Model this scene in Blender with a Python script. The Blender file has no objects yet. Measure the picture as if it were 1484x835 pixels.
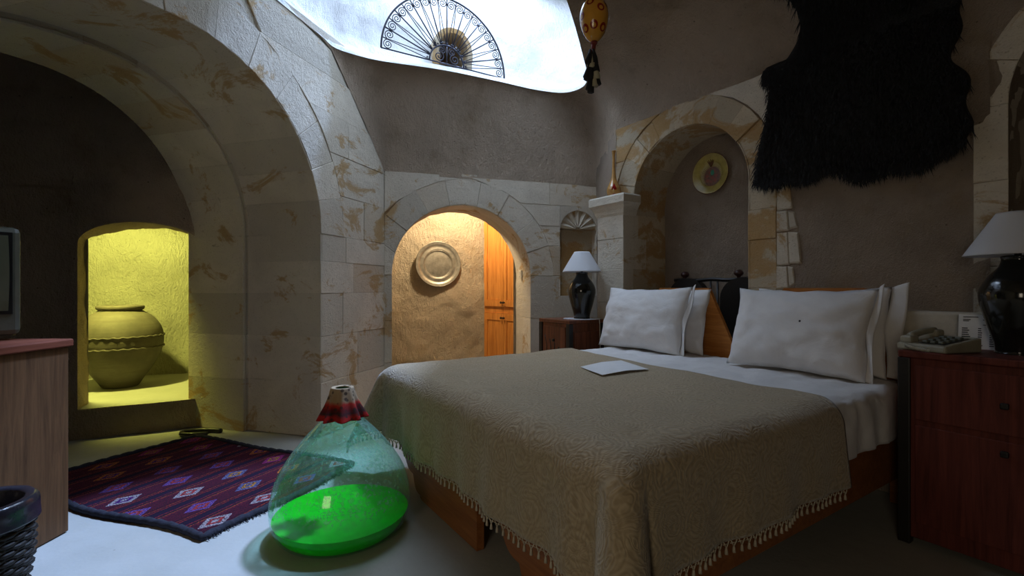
import bpy, bmesh, math, random
from mathutils import Vector, Matrix, noise

random.seed(11)
PI = math.pi
SC = bpy.context.scene
COL = SC.collection

# ------------------------------------------------------------------ camera, light, exposure
cam_d = bpy.data.cameras.new('camera')
cam = bpy.data.objects.new('camera', cam_d)
COL.objects.link(cam)
cam.location = (0, 0, 1.10)
cam.rotation_euler = (PI / 2, 0, 0)
cam_d.sensor_width = 36.0
cam_d.lens = 36.0 * 700.0 / 1484.0
cam_d.clip_start = 0.02
SC.camera = cam

world = bpy.data.worlds.new('world')
SC.world = world
world.use_nodes = True
world.node_tree.nodes['Background'].inputs[0].default_value = (0.5, 0.65, 1.0, 1)
world.node_tree.nodes['Background'].inputs[1].default_value = 0.0

SUN_DIR = Vector((0.34, 0.40, 1.0))          # towards the sun
sun_d = bpy.data.lights.new('sun_offscreen', 'SUN')
sun_d.energy = 6.6
sun_d.angle = math.radians(5)
sun_d.color = (0.40, 0.58, 1.0)
sun = bpy.data.objects.new('sun_offscreen', sun_d)
COL.objects.link(sun)
sun.rotation_euler = SUN_DIR.to_track_quat('Z', 'Y').to_euler()
sun.location = (2, 6, 8)

sky_d = bpy.data.lights.new('skylight_offscreen', 'AREA')   # open sky over the mouth of the light well
sky_d.shape = 'RECTANGLE'
sky_d.size = 1.9
sky_d.size_y = 1.9
sky_d.energy = 100
sky_d.color = (0.60, 0.76, 1.0)
sky = bpy.data.objects.new('skylight_offscreen', sky_d)
COL.objects.link(sky)
sky.location = (-0.25, 4.25, 4.46)

win_d = bpy.data.lights.new('window_behind_offscreen', 'AREA')   # the window mirrored in the bottle, the egg, the lamp and the plate
win_d.shape = 'RECTANGLE'
win_d.size = 0.9
win_d.size_y = 1.4
win_d.energy = 18
win_d.color = (1.0, 0.86, 0.66)
win = bpy.data.objects.new('window_behind_offscreen', win_d)
COL.objects.link(win)
win.location = (-1.15, -2.0, 1.45)
win.rotation_euler = (PI / 2, 0, 0)       # faces straight into the room

SC.view_settings.view_transform = 'Standard'
SC.view_settings.look = 'None'
SC.view_settings.exposure = 0.0
SC.view_settings.gamma = 1.0
SC.view_settings.use_curve_mapping = False
SC.cycles.max_bounces = 7
SC.cycles.diffuse_bounces = 4
SC.cycles.glossy_bounces = 3
SC.cycles.transmission_bounces = 5
SC.cycles.transparent_max_bounces = 12
SC.cycles.caustics_reflective = False
SC.cycles.caustics_refractive = False
SC.cycles.sample_clamp_indirect = 4.0


# ------------------------------------------------------------------ helpers: objects
def tag(o, label=None, cat=None, group=None, kind=None):
    if label: o['label'] = label
    if cat: o['category'] = cat
    if group: o['group'] = group
    if kind: o['kind'] = kind
    return o


def thing(name, label, cat, loc=(0, 0, 0), rz=0.0, group=None):
    o = bpy.data.objects.new(name, None)
    o.empty_display_size = 0.05
    COL.objects.link(o)
    o.location = loc
    o.rotation_euler = (0, 0, rz)
    return tag(o, label, cat, group)


class MB:
    """collects geometry for one mesh"""
    def __init__(self):
        self.v = []
        self.f = []
        self.sm = []

    def add(self, vs, fs, smooth=False):
        n = len(self.v)
        self.v.extend([tuple(p) for p in vs])
        for f in fs:
            self.f.append([i + n for i in f])
            self.sm.append(smooth)
        return self

    def box(self, x0, x1, y0, y1, z0, z1):
        vs = [(x, y, z) for z in (z0, z1) for y in (y0, y1) for x in (x0, x1)]
        return self.add(vs, [(0, 2, 3, 1), (4, 5, 7, 6), (0, 1, 5, 4), (2, 6, 7, 3), (0, 4, 6, 2), (1, 3, 7, 5)])

    def bbox(self, x0, x1, y0, y1, z0, z1, b=0.006):
        """box with chamfered edges"""
        bm = bmesh.new()
        bmesh.ops.create_cube(bm, size=1)
        for v in bm.verts:
            v.co = Vector(((x0 + x1) / 2 + v.co.x * (x1 - x0), (y0 + y1) / 2 + v.co.y * (y1 - y0), (z0 + z1) / 2 + v.co.z * (z1 - z0)))
        bmesh.ops.bevel(bm, geom=bm.edges[:], offset=b, segments=2, affect='EDGES', profile=0.5)
        self.add([v.co for v in bm.verts], [[v.index for v in f.verts] for f in bm.faces] if bm.verts.index_update() is None else [])
        bm.free()
        return self

    def lathe(self, prof, n=32, smooth=True, c=(0, 0), wob=None):
        vs, fs = [], []
        for i, (r, z) in enumerate(prof):
            for j in range(n):
                t = 2 * PI * j / n
                rr = r if wob is None else wob(r, z, t)
                vs.append((c[0] + rr * math.cos(t), c[1] + rr * math.sin(t), z))
        for i in range(len(prof) - 1):
            for j in range(n):
                a, b = i * n + j, i * n + (j + 1) % n
                fs.append((a, b, b + n, a + n))
        return self.add(vs, fs, smooth)

    def disc(self, r, z, n=32, c=(0, 0), up=True):
        vs = [(c[0] + r * math.cos(2 * PI * j / n), c[1] + r * math.sin(2 * PI * j / n), z) for j in range(n)]
        f = list(range(n))
        return self.add(vs, [f if up else f[::-1]])

    def tube(self, pts, r, n=6, closed=False, smooth=True, cap=True):
        pts = [Vector(p) for p in pts]
        m = len(pts)
        vs, fs = [], []
        ref = Vector((0, 0, 1))
        prev = None
        for i, p in enumerate(pts):
            if closed:
                d = pts[(i + 1) % m] - pts[i - 1]
            else:
                d = pts[min(i + 1, m - 1)] - pts[max(i - 1, 0)]
            d.normalize()
            if prev is None:
                x = d.cross(ref)
                if x.length < 0.05: x = d.cross(Vector((1, 0, 0)))
            else:
                x = prev - d * prev.dot(d)
            x.normalize(); prev = x
            y = d.cross(x)
            rr = r[i] if isinstance(r, (list, tuple)) else r
            for j in range(n):
                t = 2 * PI * j / n
                vs.append(p + x * rr * math.cos(t) + y * rr * math.sin(t))
        for i in range(m if closed else m - 1):
            for j in range(n):
                a, b = i * n + j, i * n + (j + 1) % n
                c, d_ = ((i + 1) % m) * n + j, ((i + 1) % m) * n + (j + 1) % n
                fs.append((a, b, d_, c))
        if cap and not closed:
            fs.append(list(range(n))[::-1])
            fs.append([(m - 1) * n + j for j in range(n)])
        return self.add(vs, fs, smooth)

    def prism(self, poly, y0, y1):
        """poly in (x,z), extruded in y"""
        n = len(poly)
        vs = [(x, y0, z) for x, z in poly] + [(x, y1, z) for x, z in poly]
        fs = [list(range(n)), list(range(n, 2 * n))[::-1]]
        for i in range(n):
            j = (i + 1) % n
            fs.append((i, i + n, j + n, j))
        return self.add(vs, fs)

    def grid(self, fn, nu, nv, smooth=True, flip=False):
        vs = [fn(i / nu, j / nv) for i in range(nu + 1) for j in range(nv + 1)]
        fs = []
        for i in range(nu):
            for j in range(nv):
                a = i * (nv + 1) + j
                f = (a, a + nv + 1, a + nv + 2, a + 1)
                fs.append(f[::-1] if flip else f)
        return self.add(vs, fs, smooth)

    def build(self, name, mat, parent=None, fixn=True):
        me = bpy.data.meshes.new(name)
        me.from_pydata(self.v, [], self.f)
        me.polygons.foreach_set('use_smooth', self.sm)
        me.update()
        if fixn:
            bm = bmesh.new(); bm.from_mesh(me)
            bmesh.ops.recalc_face_normals(bm, faces=bm.faces[:])
            bm.to_mesh(me); bm.free()
        if mat: me.materials.append(mat)
        o = bpy.data.objects.new(name, me)
        COL.objects.link(o)
        if parent: o.parent = parent
        return o


def copy_tree(o, parent=None):
    c = o.copy()
    COL.objects.link(c)
    c.parent = parent
    for ch in list(o.children):
        copy_tree(ch, c)
    return c


# ------------------------------------------------------------------ helpers: materials
class NT:
    def __init__(self, name):
        self.m = bpy.data.materials.new(name)
        self.m.use_nodes = True
        self.t = self.m.node_tree
        self.b = self.t.nodes['Principled BSDF']
        self.out = self.t.nodes['Material Output']
        self.tc = self.t.nodes.new('ShaderNodeTexCoord')
        self.co = self.tc.outputs['Object']

    def n(self, typ, **kw):
        nd = self.t.nodes.new(typ)
        for k, v in kw.items(): setattr(nd, k, v)
        return nd

    def l(self, a, b): self.t.links.new(a, b)

    def set(self, sock, val):
        if hasattr(val, 'is_output'): self.l(val, sock)
        elif isinstance(val, tuple) and len(val) == 3 and sock.type == 'RGBA': sock.default_value = (*val, 1)
        else: sock.default_value = val

    def noise(self, scale, detail=4, rough=0.55, vec=None, dist=0.0):
        nd = self.n('ShaderNodeTexNoise')
        self.l(vec or self.co, nd.inputs['Vector'])
        nd.inputs['Scale'].default_value = scale
        nd.inputs['Detail'].default_value = detail
        nd.inputs['Roughness'].default_value = rough
        nd.inputs['Distortion'].default_value = dist
        return nd.outputs['Fac']

    def voro(self, scale, feature='F1', vec=None, out='Distance'):
        nd = self.n('ShaderNodeTexVoronoi', feature=feature)
        self.l(vec or self.co, nd.inputs['Vector'])
        nd.inputs['Scale'].default_value = scale
        return nd.outputs[out]

    def ramp(self, fac, stops, interp='LINEAR'):
        nd = self.n('ShaderNodeValToRGB')
        nd.color_ramp.interpolation = interp
        el = nd.color_ramp.elements
        while len(el) < len(stops): el.new(0.5)
        for e, (p, c) in zip(el, stops):
            e.position = p
            e.color = (c, c, c, 1) if isinstance(c, (int, float)) else (*c, 1)
        self.l(fac, nd.inputs[0])
        return nd.outputs[0]

    def mix(self, fac, a, b, mode='MIX'):
        nd = self.n('ShaderNodeMix', data_type='RGBA', blend_type=mode)
        self.set(nd.inputs[0], fac); self.set(nd.inputs[6], a); self.set(nd.inputs[7], b)
        return nd.outputs[2]

    def math(self, op, a, b=0.0, c=None):
        nd = self.n('ShaderNodeMath', operation=op)
        self.set(nd.inputs[0], a); self.set(nd.inputs[1], b)
        if c is not None: self.set(nd.inputs[2], c)
        return nd.outputs[0]

    def map(self, scale=(1, 1, 1), rot=(0, 0, 0), loc=(0, 0, 0), vec=None):
        nd = self.n('ShaderNodeMapping')
        self.l(vec or self.co, nd.inputs[0])
        nd.inputs['Scale'].default_value = scale
        nd.inputs['Rotation'].default_value = rot
        nd.inputs['Location'].default_value = loc
        return nd.outputs[0]

    def sep(self, vec=None):
        nd = self.n('ShaderNodeSeparateXYZ'); self.l(vec or self.co, nd.inputs[0])
        return nd.outputs

    def bump(self, h, strength=0.5, dist=0.01, prev=None):
        nd = self.n('ShaderNodeBump')
        self.l(h, nd.inputs['Height'])
        nd.inputs['Strength'].default_value = strength
        nd.inputs['Distance'].default_value = dist
        if prev is not None: self.l(prev, nd.inputs['Normal'])
        return nd.outputs[0]

    def fin(self, color=None, rough=None, metal=None, normal=None, spec=None, **kw):
        b = self.b
        if color is not None: self.set(b.inputs['Base Color'], color)
        if rough is not None: self.set(b.inputs['Roughness'], rough)
        if metal is not None: self.set(b.inputs['Metallic'], metal)
        if spec is not None: self.set(b.inputs['Specular IOR Level'], spec)
        if normal is not None: self.l(normal, b.inputs['Normal'])
        for k, v in kw.items(): self.set(b.inputs[k], v)
        return self.m


def m_plain(name, color, rough=0.6, metal=0.0, spec=0.5, var=0.15, scale=12, bump=0.0, bscale=80):
    t = NT(name)
    n = t.noise(scale, 4)
    c2 = tuple(max(0, c * (1 - var)) for c in color)
    c1 = tuple(min(1, c * (1 + var)) for c in color)
    col = t.ramp(n, [(0.3, c2), (0.7, c1)])
    nor = t.bump(t.noise(bscale, 3), bump, 0.005) if bump else None
    return t.fin(col, rough, metal, nor, spec)


def m_wood(name, c1, c2, rough=0.45, axis=2, scale=1.0, spec=0.3):
    t = NT(name)
    s = [14.0, 14.0, 14.0]; s[axis] = 0.9
    v = t.map(scale=tuple(x * scale for x in s))
    g = t.noise(2.2, 6, 0.6, v, 1.2)
    f = t.noise(9.0, 4, 0.7, v)
    col = t.ramp(t.math('ADD', t.math('MULTIPLY', g, 0.75), t.math('MULTIPLY', f, 0.25)), [(0.32, c1), (0.62, c2)])
    return t.fin(col, rough, normal=t.bump(f, 0.15, 0.002), spec=spec)


def m_stone(name, base, stain, dark, amount=0.58, bumpk=1.0):
    """cut tuff blocks: every block its own tint, ochre stains, pitted face"""
    t = NT(name)
    info = t.n('ShaderNodeObjectInfo')
    vec = t.n('ShaderNodeNewGeometry').outputs['Position']     # stains run on across the joints
    tint = t.ramp(info.outputs['Random'], [(0.0, tuple(c * 0.82 for c in base)), (0.35, base), (0.7, tuple(min(1, c * 1.12) for c in base)), (0.9, tuple(min(1, c * 1.1) for c in base)), (1.0, tuple(0.6 * a + 0.4 * b for a, b in zip(base, stain)))])
    n1 = t.noise(3.2, 6, 0.62, vec, 0.6)
    col = t.mix(t.ramp(n1, [(0.35, 0.0), (0.75, 0.55)]), tint, tuple(c * 0.72 for c in base))
    n2 = t.noise(2.1, 7, 0.7, t.map(scale=(1, 1, 1.5), loc=(7, 3, 1), vec=vec), 0.8)
    col = t.mix(t.ramp(n2, [(amount, 0.0), (amount + 0.05, 0.75), (amount + 0.16, 0.9)]), col, stain)
    n3 = t.noise(5.5, 6, 0.7, t.map(loc=(2, 9, 4), vec=vec), 1.0)
    col = t.mix(t.ramp(n3, [(0.66, 0.0), (0.74, 0.7)]), col, dark)
    pits = t.ramp(t.voro(46, vec=vec), [(0.05, 0.0), (0.22, 1.0)])
    col = t.mix(t.math('MULTIPLY', t.math('SUBTRACT', 1.0, pits), 0.35), col, dark)
    h = t.math('ADD', t.math('MULTIPLY', t.noise(24, 6, 0.7, vec), 0.7), t.math('MULTIPLY', t.noise(120, 3, 0.6, vec), 0.3))
    nor = t.bump(h, 0.75 * bumpk, 0.02)
    nor = t.bump(pits, 0.35 * bumpk, 0.006, nor)
    return t.fin(col, 0.92, normal=nor, spec=0.15)


def m_tufa(name, base, dark, warm, scale=1.0, bumpk=1.0):
    """rough hacked cave rock with stucco grain"""
    t = NT(name)
    n1 = t.noise(1.6 * scale, 6, 0.6)
    col = t.ramp(n1, [(0.28, tuple(c * 0.72 for c in base)), (0.55, base), (0.8, tuple(min(1, c * 1.15) for c in base))])
    col = t.mix(t.ramp(t.noise(2.3 * scale, 5, 0.65, t.map(loc=(5, 1, 8))), [(0.55, 0.0), (0.72, 0.65)]), col, warm)
    col = t.mix(t.ramp(t.voro(9 * scale), [(0.03, 0.8), (0.07, 0.0)]), col, dark)
    col = t.mix(t.ramp(t.noise(30 * scale, 4, 0.7), [(0.62, 0.0), (0.75, 0.4)]), col, dark)
    g = t.noise(30 * scale, 5, 0.65, t.map(scale=(1, 1, 0.5)))
    f = t.noise(85 * scale, 4, 0.7)
    nor = t.bump(t.math('ADD', t.math('MULTIPLY', g, 0.65), t.math('MULTIPLY', f, 0.35)), 1.0 * bumpk, 0.10)
    return t.fin(col, 0.95, normal=nor, spec=0.12)


MAT = {}
MAT['stone'] = m_stone('limestone_blocks', (0.62, 0.56, 0.46), (0.42, 0.26, 0.10), (0.15, 0.10, 0.06), 0.555)
MAT['stone_warm'] = m_stone('ochre_limestone_blocks', (0.56, 0.47, 0.34), (0.42, 0.25, 0.09), (0.16, 0.10, 0.05), 0.50)
MAT['mortar'] = m_stone('lime_mortar', (0.57, 0.515, 0.425), (0.36, 0.22, 0.09), (0.10, 0.08, 0.05), 0.6)
MAT['tufa'] = m_tufa('hacked_tufa', (0.62, 0.49, 0.37), (0.14, 0.10, 0.07), (0.33, 0.24, 0.15))
MAT['tufa_pink'] = m_tufa('plastered_tufa', (0.40, 0.32, 0.25), (0.13, 0.09, 0.06), (0.34, 0.25, 0.16), 1.5, 0.7)
MAT['tufa_white'] = m_tufa('whitewashed_tufa', (0.80, 0.80, 0.80), (0.42, 0.42, 0.42), (0.66, 0.66, 0.66), 1.2, 0.6)
MAT['tufa_hall'] = m_tufa('golden_tufa', (0.62, 0.52, 0.38), (0.26, 0.17, 0.09), (0.55, 0.41, 0.24), 1.0, 1.0)
MAT['tufa_niche'] = m_tufa('grey_tufa', (0.52, 0.50, 0.40), (0.15, 0.14, 0.09), (0.40, 0.38, 0.26), 1.4, 1.0)


def _floor():
    t = NT('screed_floor')
    n1 = t.noise(1.7, 6, 0.6)
    col = t.ramp(n1, [(0.3, (0.33, 0.325, 0.285)), (0.7, (0.43, 0.42, 0.38))])
    col = t.mix(t.ramp(t.noise(14, 5, 0.7), [(0.62, 0.0), (0.8, 0.35)]), col, (0.26, 0.25, 0.21))
    col = t.mix(t.ramp(t.voro(5.5), [(0.012, 0.7), (0.03, 0.0)]), col, (0.2, 0.19, 0.16))
    h = t.math('ADD', t.noise(7, 4, 0.5), t.math('MULTIPLY', t.noise(60, 3, 0.6), 0.25))
    return t.fin(col, 0.55, normal=t.bump(h, 0.35, 0.01), spec=0.3)


MAT['floor'] = _floor()


# ------------------------------------------------------------------ frames and wall builders
class Frame:
    def __init__(self, o, e, n):
        self.o = Vector((o[0], o[1], 0))
        e = Vector((e[0], e[1], 0)).normalized()
        self.e = e
        n = Vector((n[0], n[1], 0))
        self.n = (n - e * n.dot(e)).normalized()

    def p(self, a, k, z): return self.o + self.e * a + self.n * k + Vector((0, 0, z))


def fnoise(p, s, det=4): return noise.fractal(p * s, 1.0, 2.0, det)


def rough(p, amp=0.02, fine=0.005):
    return fnoise(p, 1.7, 3) * amp + fnoise(p + Vector((9, 2, 5)), 9.0, 3) * fine


class Arch:
    def __init__(self, c, rl, rr, rz, zs, z0=0.0):
        self.c, self.rl, self.rr, self.rz, self.zs, self.z0 = c, rl, rr, rz, zs, z0

    def at(self, th, dr=0.0):
        r = self.rr if math.cos(th) >= 0 else self.rl
        return self.c + (r + dr) * math.cos(th), self.zs + (self.rz + dr) * math.sin(th)

    def path(self, n=40, nj=10, dr=0.0):
        """from bottom of the low-a jamb over the crown to the bottom of the high-a jamb"""
        L = [(self.c - self.rl - dr, self.z0 + (self.zs - self.z0) * i / nj) for i in range(nj)]
        A = [self.at(PI - PI * i / n, dr) for i in range(n + 1)]
        R = [(self.c + self.rr + dr, self.zs - (self.zs - self.z0) * i / nj) for i in range(1, nj + 1)]
        return L + A + R


def wall_with_arch(mb, F, ar, a0, a1, z1, k=0.0, amp=0.02, fine=0.006, step=0.05, top=None):
    """wall surface around an arched opening; top(a) optionally lowers the top edge"""
    nj = max(3, int((ar.zs - ar.z0) / step))
    inner, outer = [], []
    for i in range(nj):
        z = ar.z0 + (ar.zs - ar.z0) * i / nj
        inner.append((ar.c - ar.rl, z)); outer.append((a0, z))
    ths = [PI - PI * i / 48 for i in range(49)]
    ths += [math.atan2(z1 - ar.zs, a0 - ar.c), math.atan2(z1 - ar.zs, a1 - ar.c)]
    ths = sorted(set(ths), reverse=True)
    for th in ths:
        c, s = math.cos(th), math.sin(th)
        t = 1e9
        if c > 1e-6: t = min(t, (a1 - ar.c) / c)
        if c < -1e-6: t = min(t, (a0 - ar.c) / c)
        if s > 1e-6: t = min(t, (z1 - ar.zs) / s)
        inner.append(ar.at(th)); outer.append((ar.c + c * t, ar.zs + s * t))
    for i in range(1, nj + 1):
        z = ar.zs - (ar.zs - ar.z0) * i / nj
        inner.append((ar.c + ar.rr, z)); outer.append((a1, z))
    nr = max(2, int(max(math.hypot(o[0] - i_[0], o[1] - i_[1]) for i_, o in zip(inner, outer)) / step))
    nr = min(nr, 60)

    def fn(u, v):
        i = round(u * (len(inner) - 1))
        a = inner[i][0] + (outer[i][0] - inner[i][0]) * v
        z = inner[i][1] + (outer[i][1] - inner[i][1]) * v
        if top is not None: z = min(z, top(a))
        p = F.p(a, k, z)
        d = math.hypot(a - inner[i][0], z - inner[i][1])
        return p + F.n * rough(p, amp, fine) * min(1, d / 0.1)
    mb.grid(fn, len(inner) - 1, nr)


def arch_soffit(mb, F, ar, k0, k1, dr=0.0, step=0.06, amp=0.0, fine=0.004):
    P = ar.path(48, max(3, int((ar.zs - ar.z0) / step)), dr)
    nk = max(1, int((k1 - k0) / step))

    def fn(u, v):
        a, z = P[round(u * (len(P) - 1))]
        p = F.p(a, k0 + (k1 - k0) * v, z)
        if 0 < v:
            d = rough(p, amp, fine)
            p = F.p(a + (d if a > ar.c else -d), k0 + (k1 - k0) * v, z + (d if z > ar.zs else 0))
        return p
    mb.grid(fn, len(P) - 1, nk)


def arch_back(mb, F, ar, k, dr=0.02, n=20, amp=0.02, fine=0.008):
    """closing surface at depth k"""
    P = ar.path(48, 16, dr)
    P = P + [(P[-1][0] + (P[0][0] - P[-1][0]) * i / 12, ar.z0) for i in range(1, 13)]
    ca, cz = ar.c, (ar.z0 + ar.zs) / 2 + 0.2

    def fn(u, v):
        a, z = P[round(u * (len(P) - 1))]
        p = F.p(ca + (a - ca) * v, k, cz + (z - cz) * v)
        return p + F.n * rough(p, amp, fine)
    mb.grid(fn, len(P) - 1, n)


def rock_grid(mb, fn, nu, nv, nrm, amp=0.02, fine=0.006):
    def g(u, v):
        p = Vector(fn(u, v))
        return p + Vector(nrm) * rough(p, amp, fine)
    mb.grid(g, nu, nv)


def stone(F, poly, k0, k1, parent, name='stone_block', mat=None, gap=0.0008, bev=0.0035, jit=0.003):
    """one block: outline poly in (a, z), face at k0, tail at k1, worn arris"""
    n = len(poly)
    ca = sum(p[0] for p in poly) / n
    cz = sum(p[1] for p in poly) / n

    def shrink(d):
        out = []
        for a, z in poly:
            L = math.hypot(a - ca, z - cz) or 1
            out.append((ca + (a - ca) * (1 - d * 1.3 / L), cz + (z - cz) * (1 - d * 1.3 / L)))
        return out
    kf = k0 + random.uniform(-jit, jit)
    A, B = shrink(gap), shrink(gap + bev)
    o = F.p(ca, kf, cz)
    vs = [F.p(a, k1, z) - o for a, z in A] + [F.p(a, kf + bev * 0.8, z) - o for a, z in A] + [F.p(a, kf + random.uniform(-.002, .002), z) - o for a, z in B]
    fs = [list(range(n))]
    for r in (0, 1):
        for i in range(n):
            j = (i + 1) % n
            fs.append((r * n + i, r * n + j, (r + 1) * n + j, (r + 1) * n + i))
    fs.append([2 * n + i for i in range(n)][::-1])
    ob = MB().add(vs, fs).build(name, mat or MAT['stone'], parent)
    ob.location = o
    return ob


def voussoirs(F, ar, t, k0, k1, cuts, parent, mat=None, dr=0.0, clip=None, jit=0.006):
    for th0, th1 in zip(cuts[:-1], cuts[1:]):
        m = 5
        inn = [ar.at(th0 + (th1 - th0) * i / m, dr) for i in range(m + 1)]
        out = [ar.at(th1 + (th0 - th1) * i / m, dr + t * random.uniform(0.985, 1.015)) for i in range(m + 1)]
        P = inn + out
        if clip: P = [clip(a, z) for a, z in P]
        stone(F, P, k0, k1, parent, 'voussoir', mat, jit=jit)


def cuts_of(n, a=0.0, b=PI, j=0.25):
    st = (b - a) / n
    return [a] + [a + st * (i + random.uniform(-j, j) * 0.6) for i in range(1, n)] + [b]


def rowpoly(z0, z1, left, right, n=4):
    zs = [z0 + (z1 - z0) * i / n for i in range(n + 1)]
    return [(left(z0), z0)] + [(right(z), z) for z in zs] + [(left(z), z) for z in zs[::-1]][:-1]


# ------------------------------------------------------------------ the setting
FL = Frame((-1.404, 3.548), (0.29, 0.957), (-0.957, 0.29))     # wall with the big arch
FD = Frame((-1.155, 4.37), (0.958, 0.287), (-0.287, 0.958))    # wall with the doorway
U = Vector((0.835, 0.551, 0)).normalized()
VV = Vector((0.551, -0.835, 0)).normalized()
F1 = Vector((-0.825, 3.007, 0))                                # far foot corner of the bed
BED_ROT = math.atan2(U.y, U.x)
HO = F1 + U * 2.15
FH = Frame((HO.x, HO.y), VV, U)                                # wall at the head of the bed


def bedp(u, s, z=0.0): return F1 + U * u + VV * s + Vector((0, 0, z))


# floor
mb = MB()
mb.grid(lambda u, v: (lambda p: p + Vector((0, 0, 0.004 * fnoise(p, 1.3, 3) - 0.003)))(Vector((-6 + 11 * u, -2.0 + 9 * v, 0))), 110, 90)
tag(mb.build('floor', MAT['floor']), 'pale worn screed floor of the cave room', None, None, 'structure')

# ---- wall_left : thick arch
arL = Arch(-1.0, 1.35, 1.0, 1.0, 1.5)
arL2 = Arch(-1.0, 1.31, 0.955, 0.955, 1.5)


def left_right_edge(z):
    return 0.86 if z <= 2.155 else 0.86 - (z - 2.155) / (2.93 - 2.155) * 0.72


mb = MB()
wall_with_arch(mb, FL, Arch(-1.0, 1.36, 1.015, 1.015, 1.5), -5.6, 0.90, 3.02, 0.012, 0.008, 0.004, 0.06)
arch_soffit(mb, FL, arL, 0.0, 0.68, 0.014, fine=0.0)
arch_soffit(mb, FL, arL2, 0.66, 1.22, 0.014, fine=0.0)
wall_left = tag(mb.build('wall_left', MAT['mortar'], None, False), 'arched stone wall between the room and the dark alcove', None, None, 'structure')

cutsL = [0, 0.24, 0.46, 0.70, 0.97, 1.22, 1.46, 1.70, 1.95, 2.2, 2.5, 2.8, PI]
voussoirs(FL, arL, 0.27, 0.0, 0.67, cutsL, wall_left, MAT['stone'])
voussoirs(FL, arL2, 0.27, 0.67, 1.22, [0, .3, .56, .85, 1.12, 1.4, 1.66, 1.95, 2.25, 2.6, PI], wall_left, MAT['stone'])
zc = [0, 0.40, 0.74, 1.06, 1.30, 1.5]
for i in range(5):
    z0, z1 = zc[i], zc[i + 1]
    w = [0.30, 0.46, 0.26, 0.40, 0.30][i]
    ks = [0.67, 0.40, 0.67, 0.22, 0.46][i]
    stone(FL, [(0, z0), (w, z0), (w, z1), (0, z1)], 0, ks, wall_left, 'jamb_stone')
    if ks < 0.67:
        stone(FL, [(0, z0), (0.3, z0), (0.3, z1), (0, z1)], ks, 0.67, wall_left, 'jamb_stone', jit=0)
    stone(FL, [(-0.045, z0), (0.25, z0), (0.25, z1), (-0.045, z1)], 0.67, 1.22, wall_left, 'jamb_stone', jit=0.002)
    stone(FL, [(w, z0), (0.87, z0), (0.87, z1), (w, z1)], 0, 0.25, wall_left, 'stone_block')


def ext(z, dr=0.27):
    q = (1.0 + dr) ** 2 - (z - 1.5) ** 2
    return -1.0 + math.sqrt(max(q, 0))


rows = [1.5, 1.82, 2.13, 2.42, 2.70]
for i in range(4):
    z0, z1 = rows[i], rows[i + 1]
    spl = [0.55, None, 0.33, None][i]
    lf, rt = (lambda z: ext(z)), left_right_edge
    if spl:
        stone(FL, rowpoly(z0, z1, lf, lambda z: spl), 0, 0.25, wall_left)
        stone(FL, rowpoly(z0, z1, lambda z: spl, rt), 0, 0.25, wall_left)
    else:
        stone(FL, rowpoly(z0, z1, lf, rt), 0, 0.25, wall_left)
stone(FL, [(-0.55, 2.70), (0.30, 2.70), (0.12, 2.90), (-0.25, 2.97), (-0.75, 2.97)], 0, 0.25, wall_left)
stone(FL, [(-1.7, 2.82), (-1.0, 2.785), (-0.78, 2.80), (-0.78, 2.98), (-1.7, 2.98)], 0, 0.25, wall_left)

# ---- alcove behind the arch, with the lit side chamber
FA = Frame((-2.54, 3.83), (-0.87, -0.49), (-0.49, 0.87))
arA = Arch(0.32, 0.40, 0.37, 0.18, 1.42, 0.215)
mb = MB()
wall_with_arch(mb, FA, arA, -0.12, 3.4, 2.75, 0.0, 0.05, 0.012, 0.04)
rock_grid(mb, lambda u, v: FA.p(-0.12 + 3.5 * u, 0, 0.22 * v), 60, 4, FA.n, 0.02, 0.006)
arch_soffit(mb, FA, arA, 0.0, 0.30, 0, 0.03, 0.03, 0.012)
rock_grid(mb, lambda u, v: (-2.3 - 3.6 * u, 0.6 + 3.6 * v, 2.70), 24, 24, (0, 0, 1), 0.05, 0.01)
rock_grid(mb, lambda u, v: (-5.4 + 0.3 * v, 0.4 + 2.6 * u, 2.8 * v), 20, 20, (1, 0, 0), 0.05, 0.01)
wall_alcove = tag(mb.build('wall_alcove', MAT['tufa'], None, False), 'dark hacked rock of the alcove behind the arch', None, None, 'structure')

mb = MB()   # side chamber
rock_grid(mb, lambda u, v: FA.p(-0.75 + 2.05 * u, 1.55 - 0.10 * math.sin(PI * u), 0.20 + 1.75 * v), 60, 50, FA.n, 0.05, 0.012)
rock_grid(mb, lambda u, v: FA.p(-0.75, 0.28 + 1.35 * u, 0.20 + 1.75 * v), 40, 50, FA.e, 0.05, 0.012)
rock_grid(mb, lambda u, v: FA.p(1.22, 0.28 + 1.35 * u, 0.20 + 1.75 * v), 40, 50, FA.e, 0.05, 0.012)
rock_grid(mb, lambda u, v: FA.p(-0.80 + 2.1 * u, 0.0 + 1.7 * v, 1.80), 40, 30, (0, 0, 1), 0.03, 0.01)
rock_grid(mb, lambda u, v: FA.p(-0.80 + 0.72 * u, 0.29, 0.2 + 1.75 * v), 10, 20, FA.n, 0.0, 0.0)
rock_grid(mb, lambda u, v: FA.p(0.69 + 0.6 * u, 0.29, 0.2 + 1.75 * v), 10, 20, FA.n, 0.0, 0.0)
wall_chamber = tag(mb.build('wall_chamber', MAT['tufa_niche'], None, False), 'rough rock of the lit side chamber', None, None, 'structure')
mb = MB()
rock_grid(mb, lambda u, v: FA.p(-0.78 + 2.05 * u, -0.005 + 1.62 * v, 0.215), 40, 40, (0, 0, 1), 0.004, 0.002)
tag(mb.build('floor_chamber', MAT['floor'], None, False), 'raised plaster floor of the side chamber', None, None, 'structure')

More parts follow.
